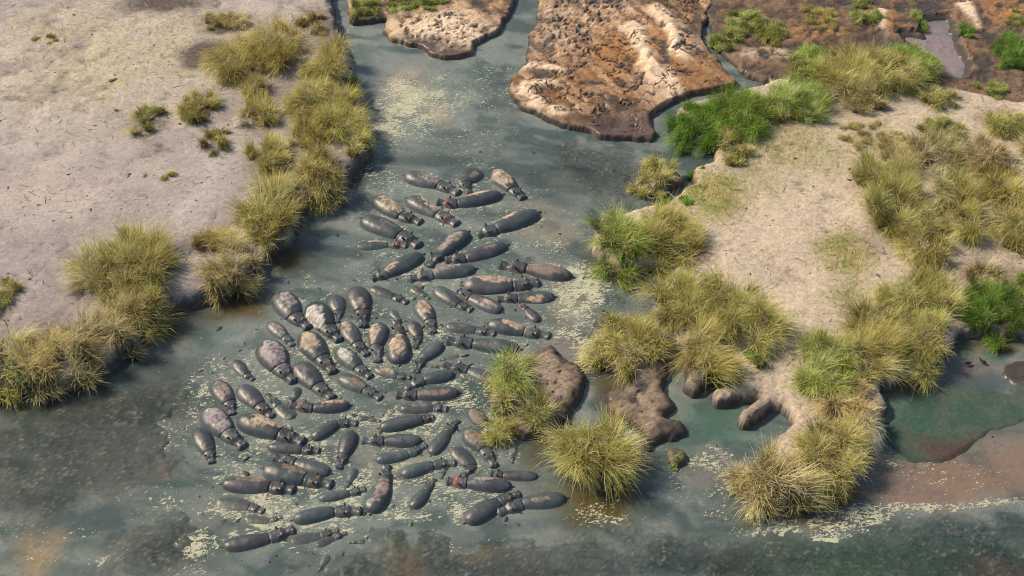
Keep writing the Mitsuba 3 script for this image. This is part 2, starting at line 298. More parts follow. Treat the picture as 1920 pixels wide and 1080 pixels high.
SCUM = [
    (19.64, -12.53, 3.11, 1.24, 0.2),
    (16.59, -12.22, 1.2, 1.25, 0.25),
    (-6.58, 16.71, 2.96, 3.5, 0.75),
    (-7.89, 14.43, 1.93, 2.79, 0.8),
    (-4.32, 17.89, 1.99, 2.98, 0.4),
    (-1.01, 19.7, 1.69, 4.93, 0.2),
    (-7.99, 9.64, 1.84, 3.05, 0.25),
    (-2.87, 13.33, 3.83, 3.28, 0.15),
    (-1.76, 5.27, 6.46, 5.59, 0.14),
    (3.61, 0.0, 1.95, 2.08, 0.85),
    (2.7, -2.42, 1.63, 2.36, 0.45),
    (3.98, -3.97, 1.07, 2.66, 0.5),
    (1.72, 3.0, 1.72, 2.21, 0.2),
    (-6.79, 1.69, 3.39, 2.58, 0.18),
    (-8.23, -3.97, 5.31, 4.57, 0.22),
    (-10.35, -6.19, 3.1, 2.89, 0.2),
    (-14.5, -6.19, 1.56, 1.8, 0.25),
    (-15.53, -7.61, 1.28, 1.05, 0.35),
    (-8.72, -11.59, 4.84, 2.84, 0.38),
    (-11.27, -14.04, 3.05, 1.48, 0.45),
    (-13.26, -16.06, 2.51, 0.96, 0.62),
    (-15.91, -17.58, 2.69, 0.6, 0.55),
    (-9.23, -15.35, 3.23, 0.86, 0.35),
    (-4.93, -10.3, 3.94, 2.29, 0.38),
    (-4.72, -13.74, 3.07, 1.2, 0.5),
    (-3.73, -14.63, 4.2, 0.59, 0.6),
    (-2.04, -7.61, 2.29, 2.1, 0.35),
    (-1.4, -14.63, 1.63, 0.88, 0.4),
    (3.95, -14.77, 1.86, 0.88, 0.35),
    (-7.79, -15.92, 1.38, 0.71, 0.5),
    (-11.01, -0.82, 1.65, 2.45, 0.2),
    (-9.56, -3.97, 1.06, 1.52, 0.3),
    (-7.31, -5.46, 1.83, 1.47, 0.3),
    (-3.72, -3.97, 1.86, 1.52, 0.3),
    (9.14, -12.22, 1.44, 1.25, 0.4),
    (7.63, -12.83, 1.43, 1.22, 0.15),
    (11.4, -14.77, 2.09, 0.52, 0.5),
    (12.46, -15.35, 2.77, 0.63, 0.5),
    (13.85, -15.35, 2.31, 0.58, 0.5),
    (15.8, -14.86, 2.55, 0.53, 0.5),
    (18.23, -14.39, 2.57, 0.38, 0.6),
    (20.38, -14.25, 2.57, 0.33, 0.6),
    (22.55, -14.04, 2.11, 0.32, 0.6),
    (12.81, -16.0, 2.75, 0.33, 0.7),
    (10.56, -15.78, 1.83, 0.4, 0.45),
    (16.7, -12.83, 1.43, 0.92, 0.25),
    (17.65, -12.83, 2.86, 1.22, 0.13),
    (21.16, -12.22, 2.64, 1.25, 0.1),
    (8.86, -14.63, 1.86, 1.17, 0.12),
    (7.11, -10.63, 1.23, 1.29, 0.1),
    (-17.79, -12.22, 3.85, 1.87, 0.18),
    (-15.64, -9.65, 1.49, 1.99, 0.25),
    (-19.97, -15.78, 3.21, 1.7, 0.12),
    (-14.97, -14.33, 2.1, 1.17, 0.2),
    (-1.36, -16.9, 5.43, 0.83, 0.2),
    (-17.7, -9.31, 2.49, 1.67, 0.16),
    (-20.35, -16.9, 1.36, 1.1, 0.15),
]
HIPPOS = [
    ((-6.29, 9.7), (-4.14, 8.79), (-2.89, 7.87), 0.34, 0.36, 0.5, 'pink', 0.48, 0.1, 0.4, 'slate hippo with blotchy pink shoulders, leftmost of the top row of the herd, facing right'),
    ((-1.98, 10.31), (-2.71, 9.04), (-2.35, 7.87), 0.56, 0.34, 0.15, 'pink', 0.3, 0.3, 0.3, "dark hippo curled into a bend in the middle of the herd's top row"),
    ((-1.11, 10.16), (0.06, 8.34), (0.72, 7.38), 0.36, 0.4, 1.0, 'tan', 0.3, 0, 0.2, 'palest tan backed hippo at the top right end of the herd, facing lower right'),
    ((-0.42, 7.9), (-3.08, 7.02), (-4.31, 7.18), 0.3, 0.36, 0.55, 'tan', 0.35, -0.5, 0.9, 'hippo with a pale ridge and red head facing left, just under the curled hippo'),
    ((-7.85, 7.61), (-6.15, 5.97), (-4.9, 5.29), 0.33, 0.38, 0.85, 'tan', 0.38, 0.35, 0.6, "hippo with a long tan back patch on the herd's upper left edge, facing right"),
    ((-6.01, 7.61), (-4.12, 6.12), (-2.9, 5.1), 0.32, 0.34, 0.6, 'tan', 0.45, 0.35, 0.8, 'hippo with a cream streak and reddish face, right of the long tan patched one'),
    ((-8.44, 5.79), (-6.1, 4.31), (-4.89, 3.24), 0.33, 0.34, 0.1, 'pink', 0.4, 0.2, 0.5, 'dark bulky hippo below the long tan-backed one at the left edge, facing lower right'),
    ((1.6, 6.31), (-0.93, 4.76), (-2.03, 4.23), 0.32, 0.38, 0.5, 'tan', 0.35, -0.7, 0.3, 'hippo with a thin cream line along its far flank, alone right of the upper herd'),
    ((-8.51, 3.31), (-6.69, 3.54), (-5.58, 3.37), 0.27, 0.22, 0.3, 'tan', 0.4, 0.5, 1.0, 'slim low hippo with a bright red cheek at the left tip of the upper herd'),
    ((-2.33, 4.63), (-3.83, 2.78), (-4.52, 1.58), 0.34, 0.38, 0.5, 'pink', 0.4, -0.1, 0.6, 'pink-speckled hippo facing lower left in the middle of the upper herd'),
    ((-0.14, 3.49), (-2.5, 2.34), (-3.67, 2.18), 0.3, 0.3, 0.22, 'brown', 0.25, 0, 0.3, 'dark hippo with a narrow rusty streak on its spine, facing left below the cream-lined one'),
    ((-4.69, 2.74), (-6.6, 1.09), (-7.46, 0.64), 0.34, 0.36, 0.4, 'tan', 0.55, -0.3, 0.4, 'dark hippo with a tan shoulder edge, facing lower left toward open water'),
    ((-1.8, 1.52), (-4.15, 1.05), (-5.53, 0.64), 0.3, 0.32, 0.45, 'pink', 0.42, -0.3, 0.5, 'mauve-backed hippo with a pointed rump, facing left in the middle herd'),
    ((3.27, 0.8), (0.79, 1.52), (-0.82, 1.84), 0.28, 0.34, 0.62, 'brown', 0.4, 0, 0.5, 'hippo mottled all over with brown flakes, at the right tip of the herd'),
    ((-2.72, 0.17), (0.06, 0.17), (1.53, 0.43), 0.33, 0.38, 0.75, 'tan', 0.42, 0.45, 0.5, 'hippo with a broad tan patch on its shoulders facing right, above the small brown-headed calf'),
    ((2.34, -0.7), (0.3, -0.78), (-0.91, -0.93), 0.3, 0.28, 0.3, 'tan', 0.35, 0.45, 0.4, 'hippo with a scabby pale side facing left next to the white scum'),
    ((-4.11, 0.04), (-2.68, -1.31), (-1.99, -1.78), 0.36, 0.34, 0.3, 'pink', 0.5, 0.8, 0.2, 'hippo with a pink far flank, facing right beside one that faces upper left'),
    ((-0.41, -1.91), (-2.15, -0.7), (-2.85, -0.15), 0.34, 0.32, 0.2, 'tan', 0.3, 0, 0.4, 'hippo facing upper left under the one with broad tan shoulders'),
    ((1.4, -2.66), (0.74, -1.63), (0.25, -1.13), 0.36, 0.32, 0.1, 'pink', 0.3, 0, 1.0, 'small calf with a brown head at the right side of the herd, facing upper left'),
    ((-7.44, 0.04), (-6.11, -0.66), (-5.31, -1.22), 0.27, 0.2, 0.5, 'tan', 0.95, 0, 0.2, "slim low hippo with a pale snout, left of the herd's middle"),
    ((-5.25, 0.12), (-4.69, -0.41), (-4.23, -0.89), 0.36, 0.18, 0.1, 'pink', 0.3, 0, 0.2, 'low half sunken hippo squeezed in front of the pink-striped one'),
    ((-8.19, 0.04), (-7.64, -1.79), (-7.45, -3.08), 0.4, 0.44, 0.25, 'pink', 0.5, 0.1, 0.3, 'big dark hippo facing straight down the picture with a faint pink mark on its shoulders'),
    ((-4.86, -0.99), (-4.15, -2.5), (-3.92, -3.5), 0.38, 0.4, 0.6, 'tan', 0.3, 0.15, 0.3, "round hippo with a tan island on its back, right of the herd's centre, facing down"),
    ((-3.44, -2.86), (-1.82, -3.17), (-0.75, -3.5), 0.28, 0.24, 0.1, 'pink', 0.3, 0, 0.4, 'low grey hippo facing right with its head touching a longer tan-backed hippo'),
    ((-1.35, -2.66), (0.61, -3.28), (2.02, -3.65), 0.32, 0.34, 0.65, 'tan', 0.5, 0.3, 0.3, 'hippo with a peach patch from shoulder to neck, facing right toward open water'),
    ((0.5, -4.57), (-1.93, -4.16), (-3.4, -3.92), 0.28, 0.32, 0.1, 'pink', 0.3, 0.4, 0.7, 'long dark hippo facing left just above the spiky grass island'),
    ((-3.42, -4.05), (-4.44, -5.24), (-4.68, -6.25), 0.36, 0.36, 0.05, 'pink', 0.3, 0, 0.3, 'smooth grey hippo facing lower left in the centre of the herd'),
    ((-2.6, -4.95), (-3.19, -5.17), (-3.6, -5.34), 0.34, 0.12, 0.0, 'pink', 0.3, 0, 0.1, 'only the back of a sunken hippo left of the spiky grass island'),
    ((-0.77, -6.8), (-2.07, -5.97), (-3.49, -5.6), 0.26, 0.22, 0.0, 'pink', 0.3, 0, 0.2, 'hippo with a ringed neck half hidden by the spiky grass, facing left'),
    ((-2.71, -6.23), (-4.24, -6.66), (-5.18, -7.28), 0.32, 0.36, 0.05, 'pink', 0.3, 0, 0.6, 'dark clean-backed hippo facing left under the smooth grey central hippo'),
    ((-2.42, -7.5), (-4.52, -7.64), (-5.64, -7.67), 0.3, 0.32, 0.2, 'brown', 0.35, 0.2, 0.4, 'dark hippo with brown scuffs along its spine, facing left, under the clean-backed one'),
    ((-5.4, -8.51), (-3.72, -8.47), (-2.99, -8.56), 0.3, 0.26, 0.35, 'brown', 0.3, 0.2, 0.3, 'bluish hippo with a small ochre smudge on its back, facing right'),
    ((-2.06, -8.51), (-1.19, -9.68), (-0.54, -10.72), 0.32, 0.36, 0.8, 'brown', 0.4, 0, 0.6, 'muddy brown hippo wading at the foot of the spiky grass island'),
    ((-12.1, -0.37), (-11.1, -2.19), (-10.13, -3.15), 0.4, 0.44, 0.45, 'violet', 0.3, 0.2, 0.3, 'big purplish hippo at the upper left corner of the lower herd, facing lower right'),
    ((-10.3, -1.15), (-9.33, -3.01), (-8.48, -4.07), 0.4, 0.42, 0.8, 'white', 0.4, -0.3, 0.5, 'big hippo with a white flank and grey-pink back at upper left of the lower herd'),
    ((-9.18, -0.58), (-8.81, -1.79), (-8.86, -2.69), 0.44, 0.36, 0.05, 'pink', 0.3, 0, 0.1, 'small dark round hippo facing down between two bigger ones'),
    ((-12.34, -2.58), (-11.34, -3.67), (-10.83, -4.37), 0.36, 0.32, 0.3, 'pink', 0.35, 0.1, 0.3, 'small grey hippo alone at the left outline of the lower herd, beside the white-violet one'),
    ((-12.33, -4.01), (-11.32, -5.83), (-10.38, -6.89), 0.42, 0.46, 1.0, 'violet', 0.35, 0.1, 0.3, 'big hippo with a shiny white-violet back at the left of the herd'),
    ((-10.47, -3.36), (-9.36, -5.17), (-8.57, -6.29), 0.38, 0.42, 0.85, 'tan', 0.28, -0.1, 0.5, 'big hippo with a large tan patch over its rump and back, facing lower right'),
    ((-8.57, -2.58), (-7.73, -4.12), (-7.05, -5.05), 0.36, 0.34, 0.35, 'tan', 0.12, 0, 0.3, 'grey hippo with a tan patch only on its rump, facing lower right'),
    ((-6.65, -2.62), (-6.74, -4.31), (-6.54, -5.56), 0.36, 0.38, 0.6, 'tan', 0.3, -0.3, 0.3, 'hippo with an oval tan patch on one side of its back, facing down'),
    ((-5.51, -5.72), (-5.67, -3.63), (-5.89, -2.41), 0.38, 0.4, 0.7, 'tan', 0.38, 0, 0.5, 'pear shaped hippo with a flaky tan back facing up the picture'),
    ((-6.18, -1.63), (-5.81, -2.27), (-5.57, -2.69), 0.34, 0.18, 0.0, 'pink', 0.3, 0, 0.4, 'low small hippo touching heads with the pear shaped hippo'),
    ((-5.18, -2.47), (-4.66, -3.63), (-4.82, -4.56), 0.36, 0.3, 0.1, 'tan', 0.3, -0.2, 0.3, 'plain grey hippo bent to the left, right of the pear shaped hippo'),
    ((-8.65, -4.46), (-7.5, -5.83), (-6.75, -6.54), 0.36, 0.38, 0.55, 'white', 0.25, -0.1, 0.7, 'hippo with a sharp edged white patch on its back and a rusty face'),
    ((-10.61, -5.46), (-9.36, -7.05), (-8.43, -7.98), 0.38, 0.38, 0.08, 'tan', 0.3, 0, 0.4, 'plain dark hippo below the one with the large tan rump patch'),
    ((-8.46, -6.34), (-7.04, -7.29), (-6.15, -7.94), 0.34, 0.36, 0.3, 'brown', 0.38, 0.1, 0.3, 'dark hippo with a faint ochre smear, under the sharp white-patched one'),
    ((-6.75, -5.79), (-5.54, -6.41), (-4.84, -6.5), 0.32, 0.26, 0.4, 'tan', 0.3, 0.2, 0.3, 'small low hippo with a pale scab, in the middle of the herd, facing right'),
    ((-13.64, -5.28), (-12.9, -6.3), (-12.44, -6.68), 0.36, 0.28, 0.05, 'pink', 0.3, 0, 0.3, 'small greenish hippo calf standing apart at the left'),
    ((-14.33, -6.73), (-13.41, -8.13), (-13.08, -8.97), 0.4, 0.38, 0.65, 'pink', 0.3, 0.1, 0.1, 'hippo with a mottled pink back, topmost on the left edge of the herd'),
    ((-13.13, -7.01), (-11.97, -8.3), (-11.16, -9.14), 0.38, 0.32, 0.05, 'pink', 0.3, 0, 0.4, 'plain greenish grey hippo right of the mottled pink one, facing lower right'),
    ((-10.17, -9.15), (-11.03, -8.33), (-11.76, -7.53), 0.34, 0.14, 0.0, 'pink', 0.3, 0, 0.4, 'sunken pale hippo facing upper left between the plain greenish one and a round one'),
    ((-10.3, -7.08), (-10.34, -7.82), (-10.71, -8.32), 0.4, 0.28, 0.0, 'pink', 0.3, 0, 0.4, 'small round dark hippo behind the head of an ochre-backed one'),
    ((-7.56, -8.3), (-9.35, -8.51), (-10.64, -8.29), 0.28, 0.34, 0.55, 'tan', 0.32, -0.2, 0.6, 'hippo with an ochre back facing left, above the dark curled-neck one'),
    ((-14.49, -8.57), (-13.22, -10.05), (-12.17, -11.01), 0.38, 0.44, 0.95, 'violet', 0.38, 0.1, 0.4, 'hippo with a glossy pinkish violet back at the left edge of the herd'),
    ((-14.63, -9.75), (-13.83, -11.21), (-13.55, -11.93), 0.4, 0.36, 0.08, 'pink', 0.3, 0, 0.2, 'dark round hippo farthest left of all, facing down'),
    ((-12.92, -9.12), (-10.74, -10.11), (-9.45, -10.69), 0.34, 0.38, 0.7, 'tan', 0.42, 0.4, 0.5, 'hippo with a salmon and tan strip along its shoulders, lower left of the herd'),
    ((-9.29, -10.5), (-8.13, -9.42), (-7.13, -9.47), 0.32, 0.36, 0.0, 'pink', 0.3, 0, 0.4, 'dark hippo bending its neck right, under the ochre-backed one'),
    ((-7.19, -9.12), (-6.73, -9.15), (-6.1, -9.34), 0.3, 0.22, 0.0, 'pink', 0.3, 0, 1.0, 'hippo showing only a reddish head and neck, beside a long dark hippo'),
    ((-6.29, -9.78), (-4.11, -9.18), (-3.65, -9.04), 0.32, 0.38, 0.03, 'pink', 0.3, 0, 0.7, 'long dark hippo facing right with a blunt head, under the bluish one'),
    ((-7.41, -9.88), (-7.66, -11.4), (-7.82, -12.27), 0.36, 0.42, 0.05, 'pink', 0.3, 0, 0.3, 'smooth dark hippo facing straight down in the lower herd'),
    ((-4.07, -10.53), (-5.86, -10.53), (-7.04, -10.52), 0.3, 0.32, 0.03, 'pink', 0.3, 0, 0.4, 'dark hippo with a reddish neck line facing left, beside the smooth one that faces down'),
    ((-11.28, -10.89), (-9.59, -11.08), (-8.72, -11.14), 0.27, 0.28, 0.0, 'pink', 0.3, 0, 0.4, 'slim grey hippo facing right below the salmon-backed one'),
    ((-8.08, -12.5), (-9.79, -11.84), (-10.95, -11.52), 0.3, 0.3, 0.03, 'pink', 0.3, 0, 0.5, 'grey hippo facing upper left, behind the brownish one on the lower left'),
    ((-11.31, -12.16), (-9.27, -12.8), (-7.88, -13.16), 0.34, 0.36, 0.3, 'brown', 0.4, 0.4, 0.7, 'brownish backed hippo facing right in the lower left of the herd'),
    ((-13.06, -13.05), (-10.76, -13.23), (-9.55, -13.46), 0.28, 0.3, 0.35, 'brown', 0.4, 0.4, 0.6, 'long hippo with a rusty brown spine at the lower left outline, facing right'),
    ((-7.06, -12.12), (-7.24, -12.87), (-7.39, -13.28), 0.38, 0.28, 0.0, 'pink', 0.3, 0, 0.1, 'tiny calf facing down, left of the upright tan-backed hippo'),
    ((-6.3, -11.72), (-4.71, -11.37), (-3.87, -10.72), 0.27, 0.28, 0.03, 'pink', 0.3, 0, 0.3, 'slim dark hippo with its head turned up to the right'),
    ((-8.64, -13.92), (-7.17, -13.59), (-6.46, -13.31), 0.26, 0.26, 0.0, 'pink', 0.3, 0, 0.3, 'slim pointed hippo facing right at the lower left, under the tiny calf'),
    ((-6.2, -14.8), (-5.7, -13.08), (-5.66, -11.93), 0.38, 0.42, 0.75, 'pink', 0.42, -0.1, 0.3, 'hippo with a ragged pink-tan back facing up the picture at the bottom of the herd'),
    ((-5.09, -12.59), (-3.56, -11.97), (-2.46, -11.83), 0.3, 0.32, 0.0, 'pink', 0.3, 0, 0.4, 'clean dark hippo facing right, right of the ragged pink-tan one'),
    ((-4.43, -14.51), (-3.8, -13.47), (-3.46, -12.7), 0.36, 0.36, 0.0, 'pink', 0.3, 0, 0.5, 'stout grey hippo facing up to the right at the bottom centre of the herd'),
    ((-2.94, -11.78), (-3.07, -12.28), (-3.19, -12.82), 0.34, 0.18, 0.0, 'pink', 0.3, 0, 0.3, 'hippo showing little more than a knobbly dark head between two bigger heads'),
    ((-13.09, -13.98), (-11.49, -14.31), (-10.8, -14.65), 0.32, 0.12, 0.0, 'pink', 0.3, 0, 0.1, 'pale sunken hippo with a folded neck at the far lower left'),
    ((-11.68, -14.95), (-10.52, -15.12), (-9.98, -14.85), 0.28, 0.1, 0.0, 'pink', 0.3, 0, 0.2, 'nearly sunken hippo under the pale one with the folded neck'),
    ((-9.62, -15.09), (-7.77, -14.6), (-6.47, -14.59), 0.27, 0.3, 0.0, 'pink', 0.3, 0, 0.5, 'long dark hippo lying left of the ragged pink-tan one, facing right'),
    ((-12.43, -16.51), (-10.41, -16.06), (-9.32, -15.51), 0.27, 0.28, 0.0, 'pink', 0.3, 0, 0.3, 'large dark hippo alone at the lower left corner of the herd, facing right'),
    ((-9.54, -16.23), (-8.24, -15.89), (-7.43, -15.57), 0.28, 0.14, 0.0, 'pink', 0.3, 0, 0.3, 'half sunken hippo at the bottom, farther of a close pair'),
    ((-8.42, -16.45), (-7.63, -16.03), (-7.09, -15.74), 0.3, 0.18, 0.0, 'pink', 0.3, 0, 0.3, 'half sunken hippo at the bottom, nearer of a close pair'),
    ((-7.77, -16.87), (-8.0, -17.44), (-8.16, -17.81), 0.36, 0.24, 0.0, 'pink', 0.3, 0, 0.2, 'lone calf nearest to the bottom edge of the picture'),
    ((-3.73, -11.46), (-3.01, -10.01), (-2.49, -9.17), 0.32, 0.3, 0.05, 'pink', 0.3, 0, 0.3, 'grey hippo facing up to the right, left of the brown-backed one by the grass'),
    ((-2.2, -9.91), (-1.27, -11.02), (-0.72, -12.18), 0.36, 0.42, 0.75, 'brown', 0.25, -0.1, 0.6, 'hippo with a brown peeling back facing down, below the muddy wader'),
    ((-2.78, -10.89), (-1.78, -12.03), (-2.24, -12.7), 0.36, 0.26, 0.0, 'pink', 0.3, 0, 0.2, 'wet grey hippo with its head turned back to the left, beside the brown peeling one'),
    ((0.07, -10.86), (0.02, -11.4), (0.02, -11.89), 0.4, 0.24, 0.15, 'pink', 0.3, 0, 0.1, 'little calf in the brown shade between the two grass islands'),
    ((1.26, -12.65), (-0.43, -12.56), (-1.01, -12.46), 0.29, 0.3, 0.05, 'brown', 0.3, 0.5, 0.2, 'dark hippo facing left, nearest to the round straw grass island'),
    ((0.09, -13.23), (-2.0, -13.02), (-3.0, -12.89), 0.29, 0.36, 0.25, 'pink', 0.35, -0.3, 1.0, 'long hippo with a scarlet face facing left at the lower right of the herd'),
    ((-2.1, -15.27), (-0.59, -14.1), (0.42, -13.55), 0.34, 0.38, 0.0, 'pink', 0.3, 0, 0.4, 'big smooth dark hippo at the lower right end of the herd, facing upper right'),
    ((-6.29, -16.17), (-6.56, -16.23), (-7.01, -16.3), 0.4, 0.24, 0.0, 'pink', 0.3, 0, 0.2, 'dark head of a young hippo just above water, right of the close sunken pair'),
    ((-3.06, -5.94), (-3.48, -5.76), (-4.0, -5.71), 0.36, 0.22, 0.0, 'pink', 0.3, 0, 0.3, 'small dark hippo head poking out between the smooth central hippo and the ringed neck one'),
    ((2.49, -13.86), (0.47, -14.16), (-0.72, -14.74), 0.29, 0.3, 0.12, 'tan', 0.35, 0.1, 0.5, 'dark hippo with a pale spot on its back, rightmost of the bottom row'),
]
